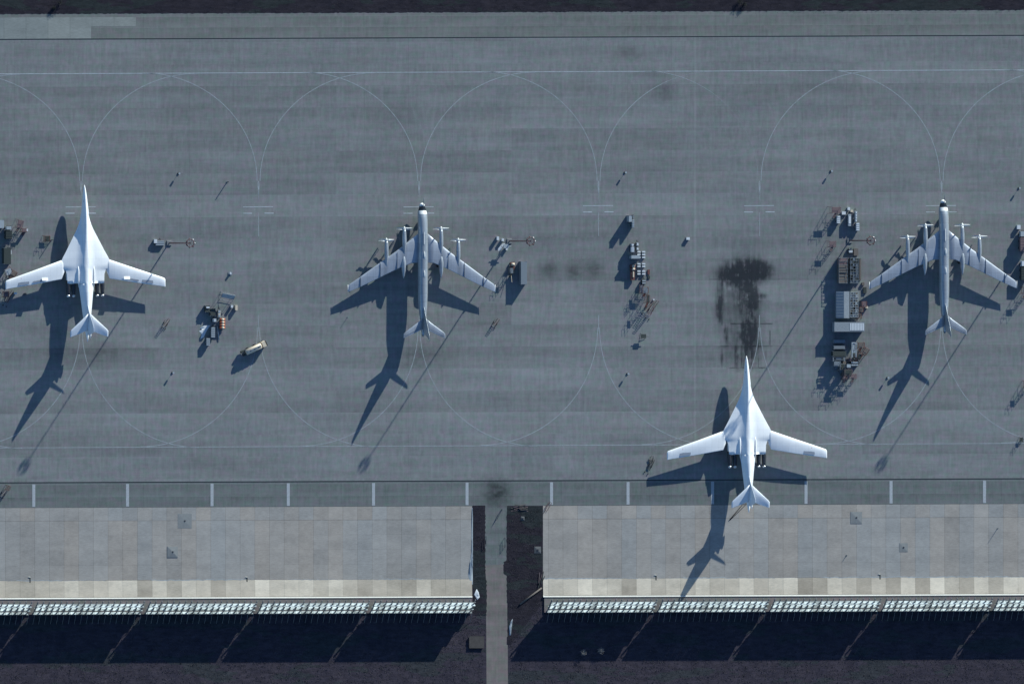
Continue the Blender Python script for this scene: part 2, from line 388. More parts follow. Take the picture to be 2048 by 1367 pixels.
# ---------------------------------------------------------------- soot, fuel and tyre stains burnt into the concrete
def vnoise(w_, h_, cell_x, cell_y, seed):
    r = np.random.RandomState(seed); gx, gy = int(w_ / cell_x) + 3, int(h_ / cell_y) + 3
    g_ = r.rand(gy, gx); x = np.arange(w_) / cell_x; y = np.arange(h_) / cell_y
    xi, yi = x.astype(int), y.astype(int); fx, fy = x - xi, y - yi; fx = fx * fx * (3 - 2 * fx); fy = fy * fy * (3 - 2 * fy)
    a = g_[yi][:, xi] * (1 - fx) + g_[yi][:, xi + 1] * fx; b = g_[yi + 1][:, xi] * (1 - fx) + g_[yi + 1][:, xi + 1] * fx
    return a * (1 - fy)[:, None] + b * fy[:, None]
def stain_sheet(name, x0, y0, w_, h_, D, z, rgb=(0.022, 0.026, 0.034)):
    xs, ys = np.meshgrid(np.arange(w_) + x0, np.arange(h_) + y0)
    v = np.stack([(xs - 1024) / KX, (683.5 - ys) / K, np.full(xs.shape, z)], -1).reshape(-1, 3)
    i = np.arange(w_ * h_).reshape(h_, w_); D = np.clip(D, 0, 1)
    f = np.stack([i[1:, :-1], i[1:, 1:], i[:-1, 1:], i[:-1, :-1]], -1).reshape(-1, 4)
    keep = (D.reshape(-1)[f].max(1) > 0.01); f = f[keep]
    me = bpy.data.meshes.new(name); me.from_pydata(v.tolist(), [], f.tolist())
    at = me.attributes.new('wear', 'FLOAT', 'POINT'); at.data.foreach_set('value', D.reshape(-1).astype(float))
    t = NT(name); a = t.n('ShaderNodeAttribute'); a.attribute_name = 'wear'
    t.lk(a.outputs['Fac'], t.b.inputs['Alpha']); me.materials.append(t.out(t.mix(0.0, rgb, rgb), 0.9, 0.15))
    o = bpy.data.objects.new(name, me); col.objects.link(o); o['kind'] = 'structure'; return o
def blob(xs, ys, cx, cy, rx, ry, a, p=1.0):
    return a * np.exp(-(((xs - cx) / rx) ** 2 + ((ys - cy) / ry) ** 2) ** p)
x0, y0, w_, h_ = 1405, 470, 170, 275
xs, ys = np.meshgrid(np.arange(w_) + x0, np.arange(h_) + y0)
n1 = vnoise(w_, h_, 9, 9, 1) * .5 + vnoise(w_, h_, 4, 4, 2) * .3 + vnoise(w_, h_, 2, 2, 3) * .2
nv = vnoise(w_, h_, 3, 26, 4) * .6 + vnoise(w_, h_, 2, 12, 5) * .4
nh = vnoise(w_, h_, 26, 3, 6)
D = blob(xs, ys, 1468, 543, 20, 15, .80, 1.6) + blob(xs, ys, 1520, 540, 25, 18, .95, 1.8) + blob(xs, ys, 1492, 548, 32, 20, .75, 1.5) + blob(xs, ys, 1447, 548, 14, 14, .45)
D += blob(xs, ys, 1494, 515, 34, 26, .22) + blob(xs, ys, 1500, 575, 16, 28, .75, 1.5) + blob(xs, ys, 1472, 575, 20, 26, .25)
D += blob(xs, ys, 1440, 590, 9, 34, .50, 1.4) + blob(xs, ys, 1438, 622, 6, 26, .75, 1.5) + blob(xs, ys, 1452, 668, 4.5, 20, .6, 1.6) + blob(xs, ys, 1524, 592, 8, 5, .75)
D += blob(xs, ys, 1476, 608, 6, 9, .6) + blob(xs, ys, 1497, 662, 17, 34, .95, 2.5) + blob(xs, ys, 1512, 622, 5, 36, .55, 1.6) + blob(xs, ys, 1496, 712, 17, 24, .55, 2) + blob(xs, ys, 1518, 690, 6, 8, .6)
D += blob(xs, ys, 1474, 712, 4, 26, .5) + blob(xs, ys, 1444, 716, 3, 18, .5, 2)
D += blob(xs, ys, 1490, 545, 58, 24, .30, 2) + blob(xs, ys, 1480, 620, 48, 70, .20, 3) + blob(xs, ys, 1486, 700, 44, 42, .16, 3) + blob(xs, ys, 1470, 560, 30, 14, .5, 1.5) + blob(xs, ys, 1505, 600, 20, 16, .4, 1.5)
D += blob(xs, ys, 1490, 528, 36, 13, .45, 1.5) + blob(xs, ys, 1500, 605, 9, 40, .5, 2) + blob(xs, ys, 1482, 600, 5, 36, .4, 2)
D = D * np.clip(-.50 + 2.55 * (n1 * .55 + nv * .45), 0, 1.2)
for yy, xa, xb, am in ((558, 1418, 1560, .5), (602, 1470, 1545, .35), (647, 1460, 1546, .55), (692, 1440, 1546, .5), (735, 1452, 1532, .75)):
    D += am * np.exp(-((ys - yy) / 1.1) ** 2) * ((xs > xa) & (xs < xb)) * np.clip(vnoise(w_, h_, 12, 3, yy) * 2.2 - .45, 0, 1.3)
for xx, ya, yb, am in ((1444, 560, 650, .5), (1470, 690, 735, .45), (1540, 660, 690, .5), (1503, 560, 735, .3), (1532, 700, 735, .3), (1491, 690, 735, .5), (1517, 700, 735, .35), (1483, 690, 735, .4)):
    D += am * np.exp(-((xs - xx) / 1.1) ** 2) * ((ys > ya) & (ys < yb)) * np.clip(vnoise(w_, h_, 3, 12, xx) * 2 - .3, 0, 1.2)
stain_sheet('soot_stain', x0, y0, w_, h_, np.clip(np.clip(D, 0, .9) * .66 + blob(xs, ys, 1490, 545, 54, 26, .14, 1.6) + blob(xs, ys, 1482, 650, 46, 80, .09, 3), 0, .8), 0.033)
def soft(name, x0, y0, w_, h_, bl, seed, z=0.031):
    xs, ys = np.meshgrid(np.arange(w_) + x0, np.arange(h_) + y0)
    D = sum(blob(xs, ys, *b) for b in bl); n = vnoise(w_, h_, 10, 6, seed) * .6 + vnoise(w_, h_, 3, 3, seed + 1) * .4
    stain_sheet(name, x0, y0, w_, h_, D * np.clip(.35 + 1.1 * n, 0, 1.3), z, (0.03, 0.036, 0.036))
soft('oil_stain', 1060, 500, 160, 80, [(1100, 538, 16, 16, .28), (1147, 540, 14, 18, .30), (1187, 538, 20, 15, .26)], 11)
soft('oil_stain', 920, 930, 150, 85, [(993, 985, 24, 26, .50)], 21, 0.047)
soft('oil_stain', 1260, 140, 150, 80, [(1330, 184, 24, 18, .17), (1310, 150, 30, 9, .08)], 31)
soft('oil_stain', 40, 650, 260, 120, [(150, 712, 90, 22, .12), (210, 700, 40, 18, .10)], 41)
soft('oil_stain', 800, 660, 160, 110, [(850, 712, 55, 30, .16)], 51)
soft('oil_stain', 700, 160, 170, 120, [(790, 230, 50, 30, .13)], 61)
soft('oil_stain', 1230, 80, 140, 90, [(1262, 104, 20, 12, .09), (1246, 104, 8, 8, .10)], 71)
# tow cable marks and a lead lying behind the tail of the second white bomber
cb = mat('black_rubber', (0.02, 0.022, 0.028), 0.8)

# ================================================================ blast fence along the south edge
M_VANE = None
def vane_mat():
    t = NT('fence_vane_steel'); v, X, Y, Z = t.coords()
    c, _ = t.white(t.vec(t.math('FLOOR', t.math('DIVIDE', X, 2.0)), t.math('FLOOR', t.math('MULTIPLY', Y, 1.0))))
    n = t.noise(v, 1.3, 4); n2 = t.noise(v, 5.0, 3)
    gl = t.noise(v, 0.22, 3); k = t.add(t.cen(c, 0.9), t.cen(n, 1.2), t.cen(n2, 1.3), t.cen(gl, 1.6), t.math('ADD', 0.92, 0.0))  # the broadest noise paints clusters of glints into the vane colour
    return t.out(t.scale_col((0.36, 0.40, 0.41), k), 0.5, 0.5)
M_VANE = vane_mat()
M_RIB = mat('fence_rib_concrete', (0.19, 0.19, 0.19), 0.9, var=0.3)
FH = 7.1
def blast_fence(xa, xb, label):
    # local frame: x east, y north from the south foot of the fence, z up
    xm = (xa + xb) / 2; ang = math.atan(0.004)
    t = thing('blast_fence', label, 'blast fence', W(xm, SL(xm, 1225.0)), ang, 'blast fence sections along the south edge of the paving')
    L = (xb - xa) / KX; D_ = 21.5 / K
    n = max(2, round(L / 2.07)); st = L / n
    for k in range(n + 1):
        x = -L / 2 + k * st; x = max(-L / 2 + 0.12, min(L / 2 - 0.12, x))
        rbm = MB()
        prof = [(0, 0), (0.5, 0), (D_ + 1.1, FH + 0.1), (D_ + 0.6, FH + 0.2), (D_ * 0.55, FH * 0.6)]
        a = [(x - 0.1, y, z) for y, z in prof]; b = [(x + 0.1, y, z) for y, z in prof]
        rbm.loft([a, b], smooth=False); rbm.tube((x, -3.2, 0.0), (x, D_ * 0.5, FH * 0.55), 0.07, 5)
        rbm.build('rib', M_RIB, t)
    for i in range(3):
        vb = MB(); zc = (i + 0.5) * FH / 3; yc = D_ * (i + 0.5) / 3
        dz, dy = 1.22, 0.56
        for k in range(n):
            xa_, xb_ = -L / 2 + k * st + 0.01, -L / 2 + (k + 1) * st - 0.01
            tw = rnd.uniform(-0.05, 0.05)
            # curved vane: low edge to the north, high edge to the south
            pf = [(yc + dy, zc - dz), (yc + 0.1, zc - 0.35), (yc - dy * 0.75, zc + 0.3), (yc - dy, zc + dz)]
            s1 = [(xa_, y + tw, z) for y, z in pf] + [(xa_, y - 0.05 + tw, z) for y, z in pf[::-1]]
            s2 = [(xb_, y - tw, z) for y, z in pf] + [(xb_, y - 0.05 - tw, z) for y, z in pf[::-1]]
            vb.loft([s1, s2], smooth=False)
        vb.build('vane', M_VANE, t)
    rl = MB(); rl.tube((-L / 2, D_, FH + 0.1), (L / 2, D_, FH + 0.1), 0.09, 6); rl.build('top_rail', M_RIB, t)
    return t
LF = [-165, 59, 284, 509, 734, 945]
LB = ['blast fence section at the far west end of the row, cut by the picture edge',
      'first full blast fence section from the west, south of the paving',
      'second full blast fence section from the west, south of the paving',
      'third full blast fence section from the west, south of the paving',
      'blast fence section ending just west of the access road']
for i in range(5): blast_fence(LF[i] + 6, LF[i + 1] - (5 if i < 4 else 4), LB[i])
RF = [1093, 1309, 1533, 1757, 1980, 2205]
LB2 = ['blast fence section starting just east of the access road',
       'blast fence section south of the parked white bomber, under its fin shadow',
       'blast fence section south of the white bomber, second full one from the east',
       'last full blast fence section before the east edge of the picture',
       'blast fence section at the east end, cut by the picture edge']
for i in range(5): blast_fence(RF[i] + (6 if i else 0), RF[i + 1] - 5, LB2[i])
# white kerb in front of the fence: its sloping face looks at the sun
M_KERB = mat('white_kerb', (0.72, 0.68, 0.60), 0.7, var=0.15)
for x0, x1, lab in ((-300, 944, 'west'), (1086, 2350, 'east')):
    kb = MB(); pts = []
    for x in (x0, x1):
        y = SL(x, 1190.2); a = W(x, y); c = W(x, y + 2.2); d = W(x, y + 3.6)
        pts.append([(a.x, a.y, 0.29), (c.x, c.y, 0.56), (d.x, d.y, 0.56), (d.x, d.y, 0.02)])
    kb.loft(pts, smooth=False); struct('kerb', kb, M_KERB)

# ================================================================ TU-160-like white swing-wing bomber
def skin(name, rgb, rough, metal, var, line=0.10, streak=0.25, soot=()):
    t = NT(name); v, x, y, z = t.coords(); g = t.n('ShaderNodeNewGeometry')
    n1 = t.noise(g.outputs['Position'], 0.35, 5, 0.6); n2 = t.noise(g.outputs['Position'], 2.2, 3)
    st = t.noise(t.vec(t.math('MULTIPLY', x, 3.2), t.math('MULTIPLY', y, 0.22), 3.0), 1.0, 3)
    pl = t.math('MAXIMUM', t.line(y, 2.9, 0.14, 0.7), t.line(x, 2.3, 0.12, 1.1))
    pw, _ = t.white(t.vec(t.math('FLOOR', t.math('DIVIDE', t.math('ADD', y, -0.7), 2.9)), t.math('FLOOR', t.math('DIVIDE', t.math('ADD', x, -1.1), 2.3))))
    k = t.add(t.cen(n1, var * 2), t.cen(n2, var), t.cen(st, streak), t.cen(pw, var * 0.9), t.math('MULTIPLY', pl, -line), t.math('ADD', 1.0, 0.0))
    for cx, wd, am in soot:                       # exhaust grime behind each engine
        d = t.math('DIVIDE', t.math('SUBTRACT', t.math('ABSOLUTE', x), cx), wd)
        k = t.add(k, t.math('MULTIPLY', t.math('EXPONENT', t.math('MULTIPLY', t.math('MULTIPLY', d, d), -1.0)), t.math('MULTIPLY', n1, -am)))
    m = t.out(t.scale_col(rgb, k), rough, 0.5); t.b.inputs['Metallic'].default_value = metal; return m
M_WHITE = skin('bomber_white', (0.90, 0.88, 0.86), 0.38, 0.0, 0.06, 0.07, 0.10)
M_FINW = skin('tail_white', (0.76, 0.77, 0.80), 0.42, 0.0, 0.06, 0.07, 0.12)
M_DARKM = mat('burnt_metal', (0.075, 0.075, 0.08), 0.4, 0.6, var=0.3, scale=2)
M_RING = mat('bright_metal', (0.7, 0.68, 0.66), 0.3, 0.7, var=0.1)
M_GLASS = mat('cockpit_glass', (0.015, 0.018, 0.022), 0.12, var=0.05)
M_PANEL = mat('grey_panel', (0.30, 0.32, 0.36), 0.6, var=0.1)
M_TYRE = mat('tyre', (0.02, 0.02, 0.02), 0.85, var=0.1)
M_RED = mat('red_paint', (0.45, 0.03, 0.03), 0.5, var=0.1)
M_GREYW = skin('wing_metal', (0.44, 0.46, 0.50), 0.38, 0.3, 0.16, 0.16, 0.35, ((6.9, .8, .45), (13.3, .9, .5)))
M_GREYF = skin('fuselage_metal', (0.40, 0.42, 0.44), 0.34, 0.35, 0.18, 0.18, 0.25)
M_FENCE = mat('wing_fence_grey', (0.10, 0.12, 0.15), 0.6, var=0.1)
M_BLADE = mat('propeller_metal', (0.62, 0.62, 0.62), 0.35, 0.3, var=0.1)
M_BEIGE = mat('radome_white', (0.78, 0.76, 0.72), 0.45, var=0.06)

def foil(n=9):
    """closed airfoil outline, chord 0..1 along c, thickness 1 at the fattest"""
    c = [(1 - math.cos(math.pi * i / n)) / 2 for i in range(n + 1)]
    th = [2.5 * (1.4845 * math.sqrt(x) - 0.63 * x - 1.758 * x * x + 1.4215 * x ** 3 - 0.5075 * x ** 4) / 1.25 * 0.5 for x in c]
    return [(x, t) for x, t in zip(c, th)] + [(x, -t * 0.6) for x, t in list(zip(c, th))[-2:0:-1]]
FO = foil()
def wing(mb, st, side=1, pitch=0.0):
    """st: (x px, s leading, s trailing, z, thickness m)"""
    secs = []
    for x, a, b, z, th in st:
        secs.append([(side * x / KX, -(a + (b - a) * c) / K, z + th * t + pitch * (0.5 - c) * (b - a) / K) for c, t in FO])
    mb.loft(secs)
def fin(mb, st):
    """vertical surface: (z, s leading, s trailing, thickness m)"""
    secs = []
    for z, a, b, th in st:
        secs.append([(th * (t if t > 0 else t / 0.6), -(a + (b - a) * c) / K, z) for c, t in FO])
    mb.loft(secs)
def star(x, s, z, r=0.42):
    mb = MB(); p = []
    for i in range(10):
        a = math.pi / 2 + i * math.pi / 5; rr = r if i % 2 == 0 else r * 0.42
        p.append((x + rr * math.cos(a), s + rr * math.sin(a)))
    mb.loft([[(a, b, z) for a, b in p], [(a, b, z + 0.02) for a, b in p]], smooth=False); return mb
def gear(t, x, s, zt, n=2, r=0.6):
    g_ = MB(); g_.tube((x, -s / K, r), (x, -s / K, zt), 0.16, 8); g_.bar((x, -s / K + 1.2, r), (x, -s / K - 1.2, r), 0.12)
    leg = g_.build('landing_gear', M_PANEL, t); wl = MB()
    for dy in ((-1.1, 1.1) if n > 2 else (0,)):
        for dx in (-0.45, 0.45):
            wl.tube((x + dx - 0.2, -s / K + dy, r), (x + dx + 0.2, -s / K + dy, r), r, 14)
    wl.build('wheel', M_TYRE, leg)

def white_bomber(px, py, rz, label, extra=False):
    t = thing('bomber_aircraft', label, 'aircraft', W(px, py, 0), rz, 'white swing-wing bombers')
    #  s,  r half width px, half height m, z mid, glove half width px, glove thickness m
    S = [(0, .5, .14, 4.1, .5, .05), (4, 1.6, .45, 4.1, 1.6, .05), (10, 2.8, .8, 4.15, 2.8, .1), (20, 4.1, 1.15, 4.2, 4.1, .1), (32, 5.4, 1.4, 4.3, 5.4, .1),
         (46, 6.3, 1.6, 4.45, 6.6, .15), (60, 6.8, 1.75, 4.45, 8.0, .25), (70, 7.2, 1.8, 4.42, 10.0, .4), (79, 7.6, 1.8, 4.4, 12.8, .5), (88, 8.0, 1.8, 4.35, 16.4, .62), (95, 8.2, 1.8, 4.35, 19.8, .72), (103, 8.5, 1.8, 4.35, 23.9, .85),
         (111, 8.7, 1.8, 4.35, 27.9, .95), (119, 9.0, 1.8, 4.35, 32.0, 1.0), (127, 9.3, 1.8, 4.35, 36.0, 1.0), (135, 9.7, 1.8, 4.35, 40.2, 1.0), (143, 10, 1.8, 4.35, 44.6, 1.0), (149, 10.2, 1.78, 4.35, 47.6, .95), (158, 10.5, 1.76, 4.35, 49, .9),
         (166, 10.8, 1.72, 4.38, 48.5, .8), (168, 11.0, 1.72, 4.4, 41, .8), (178, 11.6, 1.74, 4.45, 37.5, .7), (190, 12.4, 1.80, 4.5, 37, .55), (196, 12.8, 1.82, 4.55, 36.6, .35), (196.6, 12.8, 1.82, 4.55, 15.2, .3),
         (206, 12.8, 1.84, 4.6, 14.6, .25), (216, 12.2, 1.84, 4.7, 13.2, .2), (232, 11, 1.8, 4.8, 11.4, .1), (250, 9.4, 1.6, 4.9, 9.5, .1), (266, 7.8, 1.1, 4.9, 7.8, .1),
         (282, 6.0, .95, 5.05, 6.0, .1), (296, 3.8, .7, 5.15, 3.8, .05), (306, 1.9, .4, 5.2, 1.9, .05), (313, .5, .1, 5.2, .5, .02)]
    # finer stations
    SS = []
    for a, b in zip(S[:-1], S[1:]):
        m = max(1, int((b[0] - a[0]) / 4.5))
        for k in range(m): SS.append([a[j] + (b[j] - a[j]) * k / m for j in range(6)])
    SS.append(list(S[-1]))
    N = 28; secs = []
    def sm(a, b, k=0.16):
        h = max(k - abs(a - b), 0) / k; return max(a, b) + h * h * k / 4
    for s, r, hh, zm, gw, gt in SS:
        up, lo = [], []
        zg = 4.05; pk = 1.45 if s > 24 else 1.8
        zg = zg if gw > r * 1.15 else zm
        for i in range(N + 1):
            f = math.sin((i / N - 0.5) * math.pi); x = gw * f
            e = max(0.0, 1 - abs(x / r) ** pk) ** .75 if abs(x) < r else 0.0
            gl = max(0.0, 1 - abs(f) ** 1.7)
            zu = sm(zm + hh * e, zg + gt * gl) if abs(x) < r else zg + gt * gl
            if gw > r * 1.15 and abs(x) < r * 1.6:      # blend the fuselage flank into the glove
                q = abs(x) / r; bl = hh * 0.22 * math.exp(-((q - 0.9) / 0.42) ** 2) * min(1, (gw / r - 1.15) * 1.5)
                zu = max(zu, zg + gt * gl + bl * 0.8)
            zl = min(zm - hh * e * 0.9, zg - gt * 0.5 * gl) if abs(x) < r else zg - gt * 0.5 * gl
            up.append((x / KX, -s / K, zu)); lo.append((x / KX, -s / K, zl))
        secs.append(up + lo[-2:0:-1])
    b = MB(); b.loft(secs); body = b.build('fuselage', M_WHITE, t)
    for sd in (-1, 1):
        wb = MB()
        wing(wb, [(41, 151, 170, 3.82, .6), (48, 149.5, 187.6, 3.9, .75), (100, 168, 196.5, 3.72, .9), (150, 185.2, 204, 3.5, .6), (158, 188, 205.5, 3.45, .5), (160, 191, 205.8, 3.5, .12)], sd)
        wo = wb.build('wing', M_WHITE, t)
        p = MB()      # dark aileron panel near the tip
        xa, xb = sd * 113 / KX, sd * 135 / KX
        p.face([(xa, -189 / K, 3.93), (xb, -193.4 / K, 3.83), (xb, -199.2 / K, 3.74), (xa, -196.4 / K, 3.83)]); p.build('spoiler_panel', M_PANEL, wo)
        star(sd * 128 / KX, -184.5 / K, 3.93).build('red_star', M_RED, wo)
        if extra:
            q = MB(); q.loft([[(sd * 82 / KX + dx, -187 / K + .55, 4.25), (sd * 82 / KX + dx, -187 / K - .45, 4.62), (sd * 82 / KX + dx, -187 / K - .45, 4.55), (sd * 82 / KX + dx, -187 / K + .55, 4.18)] for dx in (-1.05, 1.05)], smooth=False)
            q.bar((sd * 82 / KX - .8, -187 / K, 4.0), (sd * 82 / KX - .8, -187 / K, 4.42), .07); q.bar((sd * 82 / KX + .8, -187 / K, 4.0), (sd * 82 / KX + .8, -187 / K, 4.42), .07)
            q.build('raised_spoiler', M_WHITE, wo)
            q = MB(); a_, b_ = sd * 84 / KX, sd * 106 / KX
            q.face([(a_, -187.5 / K, 4.13), (b_, -191 / K, 4.0), (b_, -194.5 / K, 3.93), (a_, -191.0 / K, 4.05)]); q.build('flap_slot', M_PANEL, wo)
        # engine nacelle under the glove, with two nozzles
        nb = MB(); 
        prof = [(138, .98, .8), (146, 1.0, 1.0), (180, 1.0, 1.05), (197, .96, .85)]
        nb.loft([[(sd * 28.8 / KX + 1.62 * k * math.copysign(min(1, abs(math.cos(a)) ** .5), math.cos(a)), -s / K, 3.15 + h * math.copysign(abs(math.sin(a)) ** .5, math.sin(a))) for a in [2 * math.pi * i / 20 for i in range(20)]] for s, k, h in prof])
        na = nb.build('engine_nacelle', M_WHITE, t)
        for cx in (23.6, 34.2):
            z = MB(); z.lathe_y([(-190 / K, .82), (-200 / K, .80), (-214 / K, .66), (-219.5 / K, .58)], sd * cx / KX, 3.2, 16); z.build('nozzle', M_DARKM, na)
            z = MB(); z.lathe_y([(-219.4 / K, .60), (-221.5 / K, .60), (-223.5 / K, .5)], sd * cx / KX, 3.2, 16); z.build('nozzle_ring', M_RING, na)
        rg = MB(); rg.lathe_y([(-160 / K, .05), (-170 / K, .28), (-190 / K, .3), (-204 / K, .05)], sd * 15.5 / KX, 4.75, 10, 1.1); rg.build('fairing', M_WHITE, t)
        gear(t, sd * 2.7, 172, 3.4, 4, .62)
        sb = MB()
        wing(sb, [(1.2, 256, 291, 7.5, 1.0), (8, 262.5, 292.5, 7.53, .9), (20, 274, 297.5, 7.55, .65), (35.5, 288.6, 303, 7.55, .35), (38, 292, 303.4, 7.6, .08)], sd, 0.17)
        sb.build('tailplane', M_FINW, t)
    fb = MB(); fin(fb, [(5.2, 226, 299, .5), (6.4, 238, 300, .45), (7.6, 250, 300.5, .40), (9.5, 261, 299, .34), (12.0, 273.5, 296, .26), (13.6, 282, 294.5, .2), (14.1, 287, 294, .08)])
    fb.build('tail_fin', M_FINW, t)
    cn = MB(); cn.lathe_y([(-252 / K, .08), (-262 / K, .42), (-285 / K, .42), (-299 / K, .10)], 0, 7.6, 12); cn.build('tail_fairing', M_FINW, t)
    tb = MB(); tb.lathe_y([(-287 / K, .5), (-300 / K, .36), (-306 / K, .08)], 1.1, 5.1, 10); tb.build('tail_boom', M_WHITE, t)
    cg = MB()
    for sgn in (-1, 1):
        cg.face([(sgn * .12, -28.5 / K, 5.28), (sgn * .62, -30 / K, 5.02), (sgn * .70, -33.5 / K, 5.12), (sgn * .12, -33.5 / K, 5.52)])
    cg.build('windscreen', M_GLASS, t)
    gear(t, 0, 96, 3.0, 2, .5)
    return t
white_bomber(162.6, 370, R(.9), 'white swing-wing bomber at the west end with two raised wing spoilers', True)
white_bomber(1486.6, 711.5, R(.62), 'white swing-wing bomber parked forward over the apron edge, nose on the soot stain')

# ================================================================ grey four-engined propeller bomber
def grey_bomber(px, py, rz, label, pa):
    t = thing('propeller_bomber_aircraft', label, 'aircraft', W(px, py, 0), rz, 'grey propeller bombers')
    S = [(0, 1.2, .22, 3.35), (2, 3.6, .62, 3.35), (6, 5.4, .98, 3.35), (12, 7.0, 1.28, 3.4), (18, 8.6, 1.55, 3.6), (24, 9.4, 1.75, 3.85), (34, 9.5, 1.82, 4.1), (52, 9.5, 1.85, 4.4),
         (180, 9.4, 1.85, 4.5), (200, 8.7, 1.68, 4.5), (218, 7.4, 1.45, 4.5), (236, 5.7, 1.15, 4.6), (250, 4.2, .9, 4.7), (260, 3.1, .66, 4.75), (266, 1.4, .3, 4.8)]
    N = 28; b = MB(); SS = []
    for a, c in zip(S[:-1], S[1:]):
        m = max(1, int((c[0] - a[0]) / 8))
        for k in range(m): SS.append([a[j] + (c[j] - a[j]) * k / m for j in range(4)])
    SS.append(S[-1])
    b.loft([[(r / KX * math.cos(2 * math.pi * i / N), -s / K, z + h * math.sin(2 * math.pi * i / N)) for i in range(N)] for s, r, h, z in SS])
    fu = b.build('fuselage', M_GREYF, t)
    def shell(s0, s1, a0, a1, off, name, m, parent=fu):
        mb = MB(); secs = []
        for s in np.linspace(s0, s1, 5):
            q = next(((p, c) for p, c in zip(S[:-1], S[1:]) if p[0] <= s <= c[0])); f = (s - q[0][0]) / (q[1][0] - q[0][0])
            r, h, z = [q[0][j] + (q[1][j] - q[0][j]) * f for j in (1, 2, 3)]
            secs.append([((r / KX + off) * math.cos(R(a)), -s / K, z + (h + off) * math.sin(R(a))) for a in np.linspace(a0, a1, 13)])
        mb.loft(secs, closed=False, caps=False); return mb.build(name, m, parent)
    rd = MB(); rd.lathe_y([(.1, .05), (-.05, .5), (-.6, .92), (-1.1, .98)], 0, 3.38, 14); rd.build('nose_radome', M_BEIGE, t)
    shell(6.3, 14.5, 12, 168, .03, 'cockpit_window', M_GLASS)
    shell(15, 22, 8, 150, .03, 'hood_highlight', M_BEIGE)  # sunlit slope behind the cockpit, its brightness painted on as a white shell
    pr = MB(); pr.tube((.25, -5 / K, 4.45), (.3, 11 / K, 4.6), .11, 8); pr.build('refuelling_probe', M_FENCE, t)
    tr = MB(); tr.box(-.12, .12, -82 / K, -58 / K, 6.2, 6.4); tr.build('antenna_fairing', M_BEIGE, t)
    for s in (100, 138):
        hb = MB(); hb.lathe_y([((-s + 4) / K, .02), (-s / K, .2), ((-s - 6) / K, .22), ((-s - 12) / K, .02)], .1, 6.3, 8); hb.build('blister', M_BEIGE, t)
    for sd in (-1, 1):
        wb = MB()
        wing(wb, [(4, 56, 119, 4.35, 1.15), (22, 71, 120, 4.25, 1.05), (54, 97, 133.5, 3.95, .8), (84, 118.5, 148.5, 3.6, .62), (122, 146.5, 167, 3.15, .42), (144, 161.8, 176.6, 2.92, .3), (147, 165.5, 177, 2.9, .1)], sd)
        wo = wb.build('wing', M_GREYW, t)
        for x, a, c, z in ((51, 97, 133, 4.15), (84, 119, 149, 3.75), (123, 147.5, 168, 3.25)):
            f = MB(); f.loft([[(sd * x / KX + dx, -(a - 2) / K, z - .15), (sd * x / KX + dx, -(a + 3) / K, z + .36), (sd * x / KX + dx, -(c - 1) / K, z + .22), (sd * x / KX + dx, -c / K, z - .25)] for dx in (-.05, .05)], smooth=False)
            f.build('wing_fence', M_FENCE, wo)
        fl = MB()
        for xa, xb, sa, sb_ in ((54, 82, 131, 144), (25, 49, 119.0, 128)):
            za, zb = 4.12 - (xa - 25) * .0105, 4.12 - (xb - 25) * .0115
            fl.face([(sd * xa / KX, -(sa - 5.2) / K, za + .13), (sd * xb / KX, -(sb_ - 5.2) / K, zb + .13), (sd * xb / KX, -(sb_ - 4.6) / K, zb + .12), (sd * xa / KX, -(sa - 4.6) / K, za + .12)])
        fl.build('flap_gap', M_FENCE, wo)
        tl = MB(); tl.tube((sd * 147.5 / KX, -163 / K, 2.95), (sd * 147.5 / KX, -178 / K, 2.9), .1, 6); tl.build('wing_tip_rail', M_BEIGE, wo)
        for (x, s0, s1, z) in ((36.8, 52, 98, 4.35), (71.8, 75, 122, 3.85)):
            cx = sd * x / KX
            nb = MB(); nb.lathe_y([(-(s0 + 1) / K, .48), (-(s0 + 5) / K, .62), (-(s0 + 14) / K, .72), (-(s0 + 30) / K, .76), (-s1 / K, .35), (-(s1 + 8) / K, .05)], cx, z, 16, 1.05)
            na = nb.build('engine_nacelle', M_GREYF, t)
            ob = MB(); ob.lathe_y([(-(s0 + 8) / K, .05), (-(s0 + 10) / K, .32), (-(s0 + 20) / K, .34), (-(s0 + 26) / K, .05)], cx, z - .62, 10); ob.build('air_intake', M_DARKM, na)
            sp = MB(); sp.lathe_y([(-(s0 - 5.5) / K, .04), (-(s0 - 4) / K, .3), (-(s0 - 1) / K, .44), (-(s0 + 1.2) / K, .47)], cx, z, 14); spn = sp.build('spinner', M_BEIGE, na)
            for row, ds in ((0, -2.2), (1, .6)):
                a0 = pa + rnd.uniform(-6, 6) + row * 9
                for k in range(4):
                    a = R(a0 + 90 * k); c_, s_ = math.cos(a), math.sin(a); yy = -(s0 + ds) / K; bl = MB(); secs = []
                    for rr, ch, tw in ((.3, .16, 70), (1.0, .24, 45), (2.0, .24, 30), (2.75, .16, 22)):
                        tr_ = R(tw) * (1 if row else -1); pts = []
                        for u_, v_ in ((-ch, 0), (0, .045), (ch, 0), (0, -.045)):
                            tt = u_ * math.cos(tr_) - v_ * math.sin(tr_); yb = u_ * math.sin(tr_) + v_ * math.cos(tr_)
                            pts.append((cx + rr * c_ - tt * s_, yy + yb, z + rr * s_ + tt * c_))
                        secs.append(pts)
                    bl.loft(secs, smooth=False); bl.build('propeller_blade', M_BLADE, spn)
        gp = MB(); gp.lathe_y([(-102 / K, .1), (-108 / K, .62), (-120 / K, .84), (-134 / K, .72), (-146 / K, .3), (-151 / K, .05)], sd * 37.5 / KX, 3.85, 14, 1.2); gp.build('gear_pod', M_GREYF, t)
        gear(t, sd * 37.5 / KX, 118, 3.0, 4, .7)
